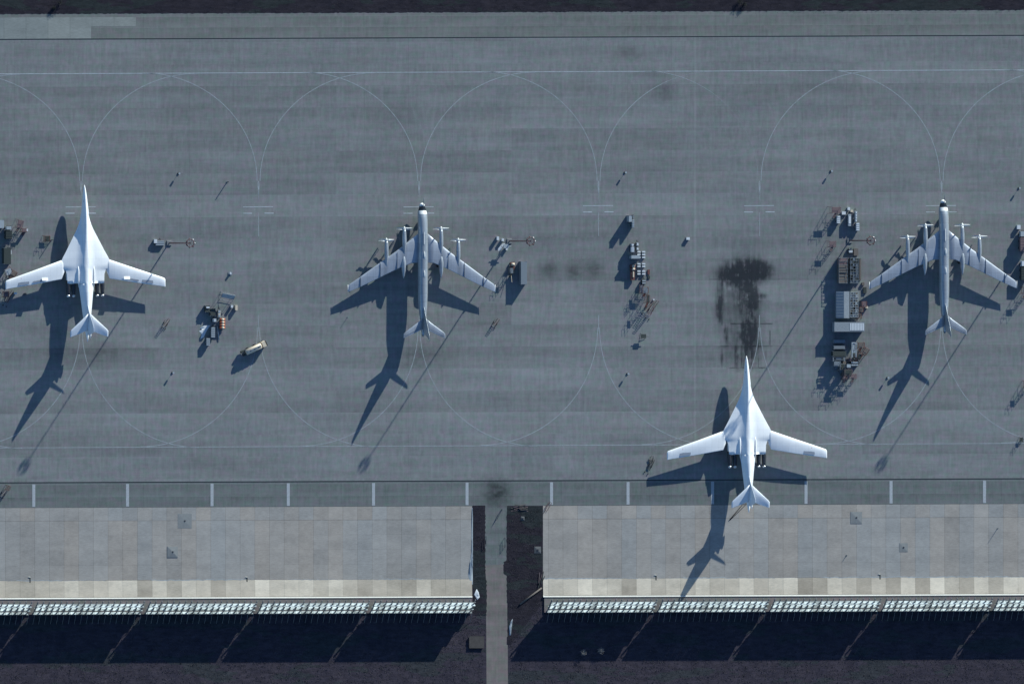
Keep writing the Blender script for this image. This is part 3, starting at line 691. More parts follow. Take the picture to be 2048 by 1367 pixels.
        sb = MB(); wing(sb, [(3, 230, 252, 6.2, .5), (12, 238, 256.5, 6.3, .42), (38, 257.5, 268.5, 6.5, .25), (41, 260.5, 270, 6.5, .18), (41.8, 263, 270, 6.5, .06)], sd)
        so_ = sb.build('tailplane', M_GREYW, t)
        el = MB(); el.face([(sd * 12 / KX, -252 / K, 6.50), (sd * 38 / KX, -265.3 / K, 6.62), (sd * 38 / KX, -265.9 / K, 6.615), (sd * 12 / KX, -252.7 / K, 6.49)]); el.build('elevator_gap', M_FENCE, so_)
    fb = MB(); fin(fb, [(4.7, 196, 250, .45), (6.2, 208, 262, .42), (8.7, 229, 265.5, .36), (11.2, 248, 270, .28), (13.1, 264, 275, .18), (13.4, 269, 275.5, .08)])
    fb.build('tail_fin', M_GREYF, t)
    tg = MB(); tg.lathe_y([(-256 / K, .5), (-264 / K, .48), (-267 / K, .2)], 0, 4.75, 10); tg.build('tail_turret', M_FENCE, t)
    gear(t, 0, 40, 2.2, 2, .5)
    return t
grey_bomber(839, 406, R(0.0), 'grey propeller bomber in the middle, between the white bomber and the fuel trucks', 4)
grey_bomber(1881, 399.5, R(0.3), 'grey propeller bomber at the east end beside the rows of stores', 12)

# ================================================================ light masts
M_LAT = mat('red_mast_paint', (0.13, 0.07, 0.07), 0.6, var=0.35, scale=0.8)
M_LAMP = mat('lamp_housing', (0.55, 0.52, 0.52), 0.5, var=0.1)
def mast():
    H = 28.0
    t = thing('light_mast', '', 'light mast', (0, 0, 0), 0, 'tall floodlight masts on the apron')
    p = MB(); p.tube((0, 0, 0), (0, 0, H), .2, 8, r2=.1); p.build('pole', M_LAT, t)
    p = MB(); p.box(-.9, .9, -.9, .9, 0, .35, .1); p.build('base_block', M_RIB, t)
    p = MB()
    for k in range(46):
        z = 2 + k * .55; p.bar((.22, -.2, z), (.22, .2, z), .025)
    p.bar((.28, -.2, 1.5), (.28, -.2, H), .03); p.bar((.28, .2, 1.5), (.28, .2, H), .03); p.build('ladder', M_LAT, t)
    rg = MB(); n = 14; rr = 1.35
    for i in range(n):
        a, b = 2 * math.pi * i / n, 2 * math.pi * (i + 1) / n
        for z in (H, H + .9): rg.bar((rr * math.cos(a), rr * math.sin(a), z), (rr * math.cos(b), rr * math.sin(b), z), .10)
        if i % 2 == 0: rg.bar((rr * math.cos(a), rr * math.sin(a), H), (rr * math.cos(a), rr * math.sin(a), H + .9), .05); rg.bar((0, 0, H), (rr * math.cos(a), rr * math.sin(a), H), .06)
    r_ = rg.build('lamp_ring', M_LAT, t)
    for i in range(7):
        a = 2 * math.pi * i / 7 + .9; c, s = math.cos(a), math.sin(a); l = MB()
        x, y = c * (rr + .05), s * (rr + .05)
        l.tube((x - .1 * c, y - .1 * s, H + .75), (x + .2 * c, y + .2 * s, H + .5), .2, 8, r2=.27); l.build('floodlight', M_LAMP if i in (0, 6) else M_LAT, r_)
    return t
m0 = mast(); MP = [(338, 486, 'floodlight mast just east of the western white bomber, shadow across its wing'),
      (1018.5, 482, 'floodlight mast beside the tripod gear and tall grey container'),
      (1699, 481, 'floodlight mast between the trailers and the two covered store racks')]
for i, (x, y, l) in enumerate(MP):
    if i == 0: m0.location = W(x, y); m0['label'] = l
    else: dup(m0, W(x, y), 0, l)
dup(m0, W(2053, 481), 0, 'floodlight mast at the east picture edge, only its shadow and foot seen')

# ================================================================ ground equipment
C = dict(white=mat('white_paint', (0.62, 0.63, 0.64), .5), pale=mat('pale_grey_paint', (0.33, 0.36, 0.38), .55, var=.15), grey=mat('grey_paint', (0.17, 0.19, 0.21), .6, var=.2),
         sheet=mat('blue_grey_cover', (0.17, 0.21, 0.25), .6, var=.10), conc=mat('cover_same_as_apron', (0.19, 0.215, 0.235), .7, var=.08),
         dark=mat('dark_olive_paint', (0.045, 0.052, 0.045), .6, var=.2), red=mat('dull_red_paint', (0.15, 0.06, 0.05), .55, var=.25),
         orange=mat('orange_paint', (0.52, 0.11, 0.04), .5, var=.15), cream=mat('cream_paint', (0.66, 0.54, 0.40), .45, var=.12), brown=mat('brown_timber', (0.14, 0.115, 0.10), .8, var=.3, scale=2.5),
         pink=mat('faded_red_paint', (0.17, 0.115, 0.115), .6, var=.2), roof=mat('roof_sheet', (0.24, 0.26, 0.28), .6, var=.35, scale=1.8))
def wheels(t, L, Wd, r=.45, n=2):
    for k in range(n):
        y = L * (.36 - .72 * k / max(1, n - 1))
        for sx in (-1, 1):
            m = MB(); m.tube((sx * (Wd / 2 - .22), y, r), (sx * (Wd / 2 + .03), y, r), r, 12); m.build('wheel', M_TYRE, t)
def top(px0, py0, px1, py1, h):
    """centre on the ground, width and length of a box whose top is seen between two pixel corners"""
    c = W((px0 + px1) / 2, (py0 + py1) / 2, h); c.z = 0
    return c, (px1 - px0) / KX, (py1 - py0) / K
def box_truck(r, h, label, body='pale', cab='grey', rz=0, nw=3, cabfirst=True):
    c, Wd, L = top(*r, h)
    t = thing('truck', label, 'truck', c, rz, 'trucks and trailers on the apron'); sg = 1 if cabfirst else -1
    lc = min(2.0, L * .3)
    f = MB(); f.box(-Wd * .38, Wd * .38, -L / 2, L / 2, .55, .85); f.build('chassis', M_DARKM, t)
    b = MB(); y0, y1 = (-L / 2, L / 2 - lc - .25) if sg > 0 else (-L / 2 + lc + .25, L / 2); b.box(-Wd / 2, Wd / 2, y0, y1, .9, h - .05, .02)
    for k in range(5): yy = y0 + (y1 - y0) * (k + .5) / 5; b.box(-Wd / 2 - .03, Wd / 2 + .03, yy - .06, yy + .06, 1.0, h + .01)
    b.build('cargo_body', C[body], t)
    b = MB(); y0, y1 = (L / 2 - lc, L / 2) if sg > 0 else (-L / 2, -L / 2 + lc); b.box(-Wd * .46, Wd * .46, y0, y1, .6, min(h, 2.4), .14); cb_ = b.build('cab', C[cab], t)
    g_ = MB(); ye = y1 + .0 if sg > 0 else y0; g_.box(-Wd * .36, Wd * .36, ye - .09, ye + .03, 1.4, 2.0); g_.build('windscreen', M_GLASS, cb_)
    wheels(t, L * .95, Wd, .48, nw); return t
def trailer(r, h, label, body='pale', ribs=5, rz=0, nw=2, rib=True):
    c, Wd, L = top(*r, h)
    t = thing('trailer', label, 'trailer', c, rz, 'trucks and trailers on the apron')
    b = MB(); b.box(-Wd / 2, Wd / 2, -L / 2, L / 2, .6, h - .08, .03); bo = b.build('box_body', C[body], t)
    b = MB()
    for k in range(ribs): yy = -L / 2 + L * (k + .5) / ribs; b.box(-Wd / 2 + .12, Wd / 2 - .12, yy - L / ribs * .3, yy + L / ribs * .3, h - .1, h)
    b.build('roof_slats', C['white' if body == 'pale' else 'pale'], bo)
    d = MB(); d.bar((0, L / 2, .6), (0, L / 2 + .9, .5), .07); d.bar((-.5, L / 2, .6), (0, L / 2 + .9, .5), .05); d.bar((.5, L / 2, .6), (0, L / 2 + .9, .5), .05); d.build('drawbar', M_DARKM, t)
    wheels(t, L * .7, Wd, .38, nw); return t
def container(r, h, label, body='grey', cat='container', ribs=0, name='container', hatch=None):
    c, Wd, L = top(*r, h)
    t = thing(name, label, cat, c); b = MB(); b.box(-Wd / 2, Wd / 2, -L / 2, L / 2, .12, h)
    al = L >= Wd; n = int(max(L, Wd) / .6)
    for k in range(n):
        u = -max(L, Wd) / 2 + (k + .5) * max(L, Wd) / n
        if al: b.box(-Wd / 2 - .04, Wd / 2 + .04, u - .1, u + .1, .2, h - .12)
        else: b.box(u - .1, u + .1, -L / 2 - .04, L / 2 + .04, .2, h - .12)
    bo = b.build('shell', C[body], t)
    f = MB()
    for sx in (-1, 1):
        for sy in (-1, 1): f.box(sx * Wd / 2 - .09, sx * Wd / 2 + .09, sy * L / 2 - .09, sy * L / 2 + .09, 0, h + .05)
    f.build('corner_post', C['grey'], t)
    d = MB()
    if al: d.box(-Wd * .42, Wd * .42, -L / 2 - .09, -L / 2 - .045, .3, h - .25)
    else: d.box(Wd / 2 + .045, Wd / 2 + .09, -L * .42, L * .42, .3, h - .25)
    d.build('door', C['pale'], t)
    return t
def work_stand(px, py, h, label, w_=1.6, l_=2.2, rz=0.0, colr='red', plat='grey', step=True):
    """tubular maintenance stand: (px,py) is where its platform is seen"""
    c = W(px, py, h); c.z = 0
    t = thing('work_stand', label, 'work stand', c, rz, 'tubular maintenance stands')
    for sx in (-1, 1):
        for sy in (-1, 1):
            m = MB(); m.bar((sx * w_ * .75, sy * l_ * .6, 0), (sx * w_ / 2, sy * l_ / 2, h), .07); m.build('leg', C[colr], t)
    m = MB(); m.box(-w_ / 2, w_ / 2, -l_ / 2, l_ / 2, h - .12, h - .02); m.build('platform', C[plat], t)
    m = MB()
    for z in (h * .4, h * .7): 
        for sx in (-1, 1): m.bar((sx * w_ * .6, -l_ * .55, z), (sx * w_ * .6, l_ * .55, z), .04)
        m.bar((-w_ * .6, -l_ * .55, z), (w_ * .6, -l_ * .55, z), .04)
    m.bar((-w_ * .7, -l_ * .6, .3), (w_ * .55, -l_ * .5, h - .2), .04); m.bar((w_ * .7, l_ * .6, .3), (w_ * .55, -l_ * .5, h - .2), .04); m.build('brace', C[colr], t)
    m = MB()
    for z in (h + .5, h + 1.0):
        m.bar((-w_ / 2, -l_ / 2, z), (-w_ / 2, l_ / 2, z), .04); m.bar((w_ / 2, -l_ / 2, z), (w_ / 2, l_ / 2, z), .04); m.bar((-w_ / 2, l_ / 2, z), (w_ / 2, l_ / 2, z), .04)
    for sx in (-1, 1):
        for sy in (-1, 1): m.bar((sx * w_ / 2, sy * l_ / 2, h), (sx * w_ / 2, sy * l_ / 2, h + 1.0), .04)
    m.build('handrail', C[colr], t)
    if step:
        m = MB(); y1 = -l_ / 2 - h * .55
        for sx in (-.35, .35): m.bar((sx, -l_ / 2, h - .1), (sx, y1, .05), .06)
        n = int(h / .35)
        for k in range(n): f = (k + .5) / n; m.box(-.35, .35, -l_ / 2 + (y1 + l_ / 2) * f - .1, -l_ / 2 + (y1 + l_ / 2) * f + .1, h * (1 - f) - .03, h * (1 - f))
        m.build('stairs', C[colr], t)
    return t
def ladder_frame(px, py, L, h, label, rz, colr='red'):
    """long rolling ladder leaning up from its wheeled base"""
    t = thing('rolling_ladder', label, 'ladder', W(px, py), rz, 'rolling ladders')
    m = MB()
    for sx in (-.4, .4): m.bar((sx, 0, .3), (sx, L, h), .07)
    m.build('rail', C[colr], t); m = MB(); n = int(L / .5) + 2
    for k in range(n): f = k / (n - 1); m.bar((-.4, L * f, .3 + (h - .3) * f), (.4, L * f, .3 + (h - .3) * f), .045)
    m.build('rung', C[colr], t)
    m = MB(); m.bar((-.7, L * .75, .2), (-.4, L * .85, h * .85), .06); m.bar((.7, L * .75, .2), (.4, L * .85, h * .85), .06); m.bar((-.7, L * .75, .2), (-.6, -.1, .2), .05); m.bar((.7, L * .75, .2), (.6, -.1, .2), .05); m.build('support', C[colr], t)
    wheels(t, L * .9, 1.5, .2, 2); return t
def crate(r, h, label, colr='pale', group=None, lid='white', name='crate', cat='crate'):
    c, Wd, L = top(*r, h); t = thing(name, label, cat, c, 0, group)
    m = MB(); m.box(-Wd / 2, Wd / 2, -L / 2, L / 2, .08, h - .08); m.box(-Wd * .4, -Wd * .25, -L / 2, L / 2, 0, .08); m.box(Wd * .25, Wd * .4, -L / 2, L / 2, 0, .08); m.build('case', C[colr], t)
    m = MB(); m.box(-Wd / 2 - .02, Wd / 2 + .02, -L / 2 - .02, L / 2 + .02, h - .08, h); m.build('lid', C[lid], t); return t
def marker(px, py, label, h=1.6):
    c = W(px, py, h); c.z = 0; t = thing('apron_lamp', label, 'apron lamp', c, 0, 'small apron lamps north of the stands')
    m = MB(); m.box(-.32, .32, -.32, .32, 0, .3, .06); m.build('base', C['dark'], t)
    m = MB(); m.tube((0, 0, .3), (0, 0, h - .5), .045, 6); m.build('post', C['grey'], t)
    m = MB(); m.tube((0, 0, h - .55), (0, 0, h), .30, 8, r2=.36); m.build('lamp_head', C['pale'], t); return t

# --- small apron lamps
for x, y, l in ((359, 347, 'small apron lamp north-east of the western white bomber'), (1252, 345, 'small apron lamp north of the eastern trucks, west of the faded stand line'),
                (1664, 342, 'small apron lamp north-west of the eastern grey bomber'), (2040, 376, 'small apron lamp near the east picture edge, north row'),
                (1257, 747, 'small apron lamp south of the rolling ladders, by the curved line'), (347, 745, 'small apron lamp between the western white bomber tail and the cream tanker'),
                (1777, 755, 'small apron lamp south-west of the eastern grey bomber tail')):
    marker(x, y, l)
def pole(px, py, h, r, label, colr='dark', name='post'):
    c = W(px, py, h); c.z = 0; t = thing(name, label, 'post', c)
    m = MB(); m.tube((0, 0, .12), (0, 0, h), r, 8, r2=r * .8); m.build('shaft', C[colr], t); m = MB(); m.tube((0, 0, 0), (0, 0, .12), r * 2.2, 10); m.build('foot', C['grey'], t); return t
pole(457.5, 364, 2.3, .17, 'dark thin post standing alone west of the empty second stand')
pole(697, 634, 1.5, .07, 'thin pale pole south of the middle grey bomber west wing', 'pale')

# --- cluster east of the western white bomber
trailer((311, 481, 329, 491), 1.0, 'low generator trailer at the foot of the western floodlight mast', 'grey', 3)
crate((308.5, 478.5, 314, 486), 1.1, 'white cabinet at the west end of the generator trailer', 'white', lid='white', name='cabinet', cat='cabinet')
ladder_frame(329, 651, 2.6, 2.4, 'short red ladder alone south-east of the western white bomber wing', R(-25))
# --- painted glint, tilted screen and trailers
def screen():
    t = thing('tilted_screen', 'pale tilted screen on a tall frame above the trailer group', 'screen', W(436, 612), R(-11))
    m = MB(); A = [(0, 0, 1.9), (4.6, 0, 1.9), (4.6, 1.35, 3.6), (0, 1.35, 3.6)]
    m.loft([[Vector(p) + Vector((-.1, 3.2, 0)) for p in A], [Vector(p) + Vector((-.1, 3.26, -.07)) for p in A]], smooth=False); m.build('panel', C['pale'], t)
    for x in (0, 4.5):
        m = MB(); m.bar((x, 2.2, 0), (x, 3.9, 3.0), .07); m.bar((x, 5.2, 0), (x, 4.3, 3.3), .07); m.bar((x, 2.2, .3), (x, 5.2, .3), .05); m.build('leg', C['grey'], t)
    m = MB(); m.bar((0, 2.4, .4), (4.5, 2.4, .4), .06); m.bar((0, 5.1, .4), (4.5, 5.1, .4), .06); m.bar((0, 2.2, .3), (4.5, 3.5, 2.4), .05); m.build('brace', C['grey'], t)
screen()
trailer((427, 637, 433, 643.5), 2.6, 'tall grey trailer in the shade under the tilted screen', 'pale', 2)
container((421, 617, 431, 631), 1.3, 'dark equipment cabin in the middle of the western trailer group', 'dark', 'cabin', name='equipment_cabin')
container((411, 611, 420, 624), 1.6, 'dark canvas-sided cabin at the west of the trailer group', 'dark', 'cabin', name='equipment_cabin')
crate((413, 613, 419, 616), 1.85, 'pale box on top of the west dark cabin', 'pale')
trailer((436.5, 619, 441.5, 634.5), 1.7, 'narrow cream-roofed trailer north of the orange tank trailer', 'cream', 2)
trailer((422, 654, 430.5, 675), 1.2, 'ribbed grey trailer in the middle of the western trailer group', 'grey', 5)
trailer((412.5, 676, 420.5, 691), 1.6, 'ribbed grey trailer at the south of the western trailer group', 'grey', 4)
def tank_trailer(r, h, label, n=4, colr='orange', cap='cream'):
    c, Wd, L = top(*r, h); t = thing('tank_trailer', label, 'trailer', c, 0, 'trailers carrying transverse tanks')
    m = MB(); m.box(-Wd / 2, Wd / 2, -L / 2, L / 2, .5, .75); m.build('chassis', C['red'], t)
    rr = L / n * .42
    for k in range(n):
        y = -L / 2 + L * (k + .5) / n; m = MB(); m.tube((-Wd * .5, y, .75 + rr), (Wd * .5, y, .75 + rr), rr, 14); a = m.build('tank', C[colr], t)
        m = MB(); m.tube((-Wd * .18, y, .75 + rr), (Wd * .32, y, .75 + rr), rr + .02, 14); m.build('white_band', C[cap], a)
    wheels(t, L * .7, Wd, .35, 2); return t
tank_trailer((441, 636, 451, 658), 1.9, 'orange trailer with four white-banded tanks in the western group')
m = MB(); m.tube((0, 0, .25), (.6, -4.6, .25), .16, 8); m.tube((.2, -.4, .25), (.8, -5, .25), .1, 6)
tag(m.build('pipe', C['pale'], None, W(434, 652)), 'pale pipe lying between the ribbed trailer and the orange tank trailer', 'pipe')
def tarp_or_glint(px, py, pts, label, z=.12, colr='white'):
    m = MB(); n = len(pts); rr = random.Random(3)
    P = [((x - px) / KX, (py - y) / K) for x, y in pts]; cx = sum(p[0] for p in P) / n; cy = sum(p[1] for p in P) / n
    b = len(m.v); rings = [1.0, .8, .55, .3, .05]
    secs = [[(cx + (x - cx) * f + rr.uniform(-.1, .1), cy + (y - cy) * f + rr.uniform(-.1, .1), .03 if f == 1 else rr.uniform(.05, z)) for x, y in P] for f in rings]
    m.loft(secs, caps=False); m.v.append((cx, cy, z)); 
    o = m.build('tarpaulin', C[colr], None, W(px, py)); return tag(o, label, 'tarpaulin')
tarp_or_glint(412, 662, [(400, 656), (409, 650.5), (421, 649.5), (416, 658), (412, 664), (407, 674), (400, 678), (403, 668), (398, 662), (405, 659)], 'crumpled white sheet painted as a glint on the concrete beside the ribbed trailers')  # glint thrown on the concrete by a trailer, put in as a white sheet
pole(461.5, 546.5, .9, .42, 'small white drum north of the tilted screen', 'white', 'drum')
crate((462, 610, 466, 615), 1.2, 'small white box beside the lone red-topped cart', 'pale')
crate((471, 610, 475, 620), 1.3, 'small cream cart east of the western trailer group', 'cream', lid='cream', name='cart', cat='cart')
# --- cream fuel tanker
def tanker():
    t = thing('fuel_tanker', 'cream fuel tanker truck angled beside the curved guide line', 'truck', W(510, 695), R(-66), 'trucks and trailers on the apron')
    m = MB(); m.box(-.5, .5, -4.3, 4.2, .6, .9); m.build('chassis', M_DARKM, t)
    m = MB(); m.lathe_y([(1.9, .7), (1.75, 1.0), (-3.9, 1.0), (-4.05, .7)], 0, 1.95, 18, .85); tk = m.build('tank', C['cream'], t)
    m = MB()
    for y in (1.0, -.6, -2.2): m.tube((0, y, 2.6), (0, y, 2.95), .28, 10)
    m.box(-.3, .3, -3.4, 1.5, 2.74, 2.80); m.build('manhole', C['grey'], tk)
    m = MB(); m.box(-1.1, 1.1, 2.1, 3.7, .7, 2.4, .2); cbx = m.build('cab', C['cream'], t)
    m = MB(); m.box(-.9, .9, 3.72, 3.92, 1.6, 2.3); m.build('windscreen', M_GLASS, cbx)
    m = MB(); m.box(-1.1, -.3, -5.6, -4.2, .5, 1.7, .1); m.box(.2, 1.0, -5.2, -4.2, .5, 1.4, .1); m.build('hose_reel', C['dark'], t)
    wheels(t, 7.6, 2.4, .5, 3)
tanker()
# --- beside the second mast
crate((994, 473, 998, 480), 1.4, 'white-topped control box west of the second floodlight mast', 'white')
crate((1004, 477, 1008, 482), 1.2, 'small pale box just west of the second floodlight mast foot', 'white')
def tripod(px, py, label, h=2.2, colr='pale'):
    t = thing('tripod_stand', label, 'tripod', W(px, py)); m = MB()
    m.tube((0, 0, .6), (0, 0, h), .08, 6); m.build('column', C['grey'], t)
    for k in range(4):
        a = R(35 + 90 * k); m = MB(); m.bar((math.cos(a) * 1.3, math.sin(a) * 1.3, .05), (0, 0, h * .65), .07); m.build('leg', C['dark'], t)
    m = MB(); m.box(-.9, .9, -.7, .7, h, h + .3); m.bar((-1.8, .2, h + .15), (1.8, -.1, h + .15), .1); m.build('head', C[colr], t)
tripod(1009, 492, 'four-legged stand with a dark cross head south of the second mast', 2.0)
tarp_or_glint(1003, 492, [(997, 502), (996, 497), (1001, 491), (1005, 487), (1010, 487), (1011, 491), (1006, 493), (1002, 499)], 'crumpled pale cover beside the second floodlight mast')
crate((1012, 494, 1015, 500), .9, 'tiny white crate east of the four-legged stand', 'white')
container((1042, 523, 1054, 568.5), 2.65, 'tall blue-grey container east of the middle bomber wing tip', 'conc')
def bare_cart(px, py, label):
    t = thing('hose_cart', label, 'cart', W(px, py)); m = MB(); m.box(-.8, .8, -1.4, 1.4, .5, .7); m.build('bed', C['red'], t)
    m = MB(); m.tube((-.5, .6, 1.1), (.6, .6, 1.1), .5, 14); m.build('reel', C['cream'], t); m = MB(); m.bar((-.6, -1.4, .6), (-.6, -5.5, 2.0), .09); m.build('boom', C['cream'], t); wheels(t, 2.4, 1.8, .35, 2)
bare_cart(1024, 532, 'red hose cart with cream reel west of the tall container')
work_stand(1023, 541, 2.6, 'tall dark stand between the hose cart and the container', 1.2, 1.8, colr='dark')
ladder_frame(988, 650, 2.4, 2.2, 'short red ladder south-east of the middle grey bomber', R(-28))
# --- middle-east group
container((1258, 431.5, 1264, 443.5), 3.4, 'tall pale-roofed van body at the north of the eastern truck row', 'pale', 'van body', name='van_body')
box_truck((1264.8, 430, 1268.6, 455), 2.3, 'narrow grey truck beside the tall pale van body', 'pale', 'grey')
box_truck((1263, 487, 1268.6, 504), 2.4, 'white-roofed truck north of the crosswise container', 'white', 'white')
trailer((1273.5, 485, 1277.5, 492), 1.6, 'small white trailer beside the white-roofed truck', 'pale', 1)
trailer((1273.5, 494.5, 1277.5, 500.5), 1.5, 'small pinkish white trailer south of the small white one', 'pale', 1)
container((1263, 510.5, 1280, 517), 2.9, 'pale container lying crosswise north of the red tank trailer', 'pale')
n_ = 0
for y in (503.5, 509, 514.5, 527.5, 532.5, 542, 547.5):
    for x in (1278, 1287.5):
        crate((x - 3, y - 1.4, x + 3, y + 1.4), .75, 'small pale stores crate in the double row beside the red tank trailer', 'pale', 'pale stores crates in two rows')
tank_trailer((1262, 529, 1272, 541), 1.9, 'dark red tank trailer with cream bands beside the crate rows', 2, 'red', 'cream')
m = MB(); m.box(-.7, .7, -1.9, 1.9, .4, 1.2); o = m.build('hose_locker', C['red'], None, W(1264, 549)); tag(o, 'dark red hose locker behind the red tank trailer', 'locker')
crate((1266, 543, 1268.3, 554), 1.5, 'narrow cream box on the red hose locker', 'cream', lid='cream')
crate((1295.5, 539, 1299.5, 548.5), .35, 'flat dark red box east of the crate rows', 'red', lid='red')
crate((1296, 551.5, 1300, 557), .3, 'flat dark box south of the flat red one', 'dark', lid='dark')
trailer((1284, 559, 1292, 568), 1.3, 'dark olive trailer south of the crate rows', 'dark', 2)
work_stand(1290, 580, 2.2, 'red stand just south of the dark olive trailer', 2.0, 2.0)
work_stand(1283, 578, 2.0, 'narrow pink stand beside the red stand', .7, 2.6, colr='pink', step=False)
work_stand(1296, 597, 3.4, 'tall red stand in the middle of the eastern stand row', 1.0, 2.4, plat='dark')
ladder_frame(1291, 622, 3.8, 3.4, 'long red rolling ladder south of the tall red stand', R(-30))
ladder_frame(1298, 628, 5.0, 4.2, 'longest red rolling ladder, southernmost of the eastern row', R(-24))
crate((1306, 598, 1309, 600), .5, 'tiny white crate east of the tall red stand', 'white')
tripod(1285, 672, 'dark four-legged stand alone south of the rolling ladders', 1.2, 'dark')
crate((1373, 474.5, 1379.5, 479.5), .9, 'small pale cabinet alone between the truck row and the soot stain', 'pale', name='cabinet', cat='cabinet')
# --- eastern stores group
work_stand(1672, 420, 3.2, 'wide faded red stand north-west of the three box trailers', 3.0, 2.0, colr='pink', plat='pink')
crate((1684, 423, 1691.5, 429), .9, 'flat white box beside the wide faded red stand', 'pale')
trailer((1673.6, 431.4, 1681, 446.8), 1.75, 'westernmost of the three white-roofed box trailers', 'pale', 4)
trailer((1696.8, 428, 1702.6, 452), 1.7, 'middle and longest of the white-roofed box trailers', 'pale', 1)
trailer((1712.2, 445.5, 1719.2, 461.5), 1.7, 'easternmost of the three white-roofed box trailers', 'pale', 4)
trailer((1710.8, 422, 1714.6, 444), 2.2, 'very narrow pale trailer north of the easternmost box trailer', 'pale', 4)
crate((1695.5, 414.5, 1700, 420), 1.2, 'white box north of the longest box trailer', 'white')
crate((1701.5, 420, 1706, 424), 1.0, 'pinkish white box north of the longest box trailer', 'white', lid='cream')
work_stand(1665, 488, 2.6, 'faded red square stand west of the third floodlight mast', 2.2, 1.9, colr='pink', plat='pink')
box_truck((1698.5, 497, 1705, 505), 1.9, 'small white-cab truck north of the timber rack', 'white', 'white', nw=2)
crate((1708, 497, 1716.5, 511), .9, 'brown flat case beside the small white truck', 'brown', lid='brown')
def rack(r, h, label, colr, nx, ny, load, cat='storage rack', gap=.12):
    c, Wd, L = top(*r, h); t = thing('storage_rack', label, cat, c); rr = random.Random(int(r[0]))
    m = MB()
    for i in range(nx + 1):
        for j in range(ny + 1):
            x, y = -Wd / 2 + Wd * i / nx, -L / 2 + L * j / ny; m.bar((x, y, 0), (x, y, h - .1), .05)
    m.build('post', C['grey'], t)
    m = MB()
    for i in range(nx + 1): m.bar((-Wd / 2 + Wd * i / nx, -L / 2, h - .08), (-Wd / 2 + Wd * i / nx, L / 2, h - .08), .06)
    for j in range(ny + 1): m.bar((-Wd / 2, -L / 2 + L * j / ny, h - .06), (Wd / 2, -L / 2 + L * j / ny, h - .06), .05)
    m.build('beam', C['pale' if colr == 'pale' else 'grey'], t)
    for i in range(nx):
        for j in range(ny):
            if rr.random() < .08: continue
            x0, x1 = -Wd / 2 + Wd * i / nx + gap, -Wd / 2 + Wd * (i + 1) / nx - gap; y0, y1 = -L / 2 + L * j / ny + gap, -L / 2 + L * (j + 1) / ny - gap
            m = MB(); m.box(x0, x1, y0, y1, .1, h - .25 - rr.random() * .5); m.build('load', C[rr.choice(load)], t)
rack((1678, 515.5, 1695.5, 566), 3.1, 'long timber-loaded rack, west one of the northern pair', 'brown', 1, 7, ['brown', 'pink', 'brown', 'brown'])
rack((1700.6, 515.5, 1717.5, 566), 3.0, 'long steel rack with grey loads, east one of the northern pair', 'grey', 3, 9, ['grey', 'grey', 'sheet', 'dark', 'dark'], gap=.16)
rack((1700.5, 584, 1716.5, 634), 2.7, 'long pale grid rack directly east of the blue-grey shelter', 'pale', 3, 10, ['pale', 'grey', 'grey', 'brown'], gap=.12)
def shelter(r, h, label):
    c, Wd, L = top(*r, h); t = thing('storage_shelter', label, 'shelter', c)
    x0, xm, x1 = -Wd / 2, Wd * .06, Wd / 2
    m = MB(); m.loft([[(x0, -L / 2, h - .75), (xm, -L / 2, h), (xm, -L / 2, h - .07), (x0, -L / 2, h - .82)], [(x0, L / 2, h - .75), (xm, L / 2, h), (xm, L / 2, h - .07), (x0, L / 2, h - .82)]], smooth=False)
    for k in range(9): y = -L / 2 + L * (k + .5) / 9; m.bar((x0, y, h - .72), (xm, y, h + .03), .035)
    m.build('roof', C['sheet'], t)
    m = MB(); m.loft([[(xm + .02, y, h), (x1, y, h - .28), (x1, y, h - .35), (xm + .02, y, h - .07)] for y in (-L / 2, L / 2)], smooth=False); m.build('roof', C['roof'], t)
    m = MB(); m.box(x0 + .1, x1 - .1, -L / 2 + .1, L / 2 - .1, 0, h - .95); m.build('wall', C['grey'], t)
shelter((1673.5, 582.5, 1699.3, 636), 3.0, 'long blue-grey roofed shelter between the racks and the white container')
cw = container((1669, 644, 1729, 662.8), 3.3, 'long white-roofed container lying crosswise south of the shelter', 'roof', 'container')
m = MB()
for k in range(9):
    x = .2 + k * .56; m.box(x, x + .42, -1.2, 1.25, 3.31, 3.38)
m.build('roof_sheet', C['white'], cw)
for i, y in enumerate((682, 694)):
    container((1668, y - 3, 1690, y + 3.5), 1.7 - .2 * i, ('grey stores case under the shadow of the white container, north one', 'grey stores case under the shadow of the white container, south one')[i], 'grey', 'case', name='stores_case')
container((1666, 702, 1692, 712), 2.6, 'dark cabin south of the white container, in its shade', 'dark', 'cabin', name='equipment_cabin')
def gantry(r, h, label, dc='pale'):
    c, Wd, L = top(*r, h); t = thing('gantry_frame', label, 'gantry', c, 0)
    m = MB(); 
    for sx in (-1, 1): m.box(sx * Wd * .42 - .16, sx * Wd * .42 + .16, -L / 2, L / 2, h - .2, h)
    m.box(-Wd * .42, Wd * .42, L * .42, L / 2, h - .18, h - .03); m.box(-Wd * .42, Wd * .42, -L * .18, -L * .08, h - .18, h - .03); m.box(-Wd * .2, Wd * .2, -L * .05, L * .4, h - .3, h - .2); m.build('deck', C[dc], t)
    for sx in (-1, 1):
        for sy in (-1, 1): q = MB(); q.bar((sx * Wd * .42, sy * L * .46, 0), (sx * Wd * .42, sy * L * .46, h - .2), .07); q.build('leg', C['grey'], t)
gantry((1703.5, 684, 1713, 714.5), 2.4, 'white H-shaped gantry frame south of the white container')
gantry((1664.5, 714, 1691, 722), 2.9, 'wide grey gantry frame at the west of the southern stand group', 'grey')
work_stand(1722, 690, 2.2, 'red stand east of the white gantry, north one', 2.2, 1.8, colr='red', plat='brown')
work_stand(1731, 702, 2.4, 'red stand east of the white gantry, easternmost of the group', 1.6, 2.2, rz=R(-35), colr='red', plat='brown')
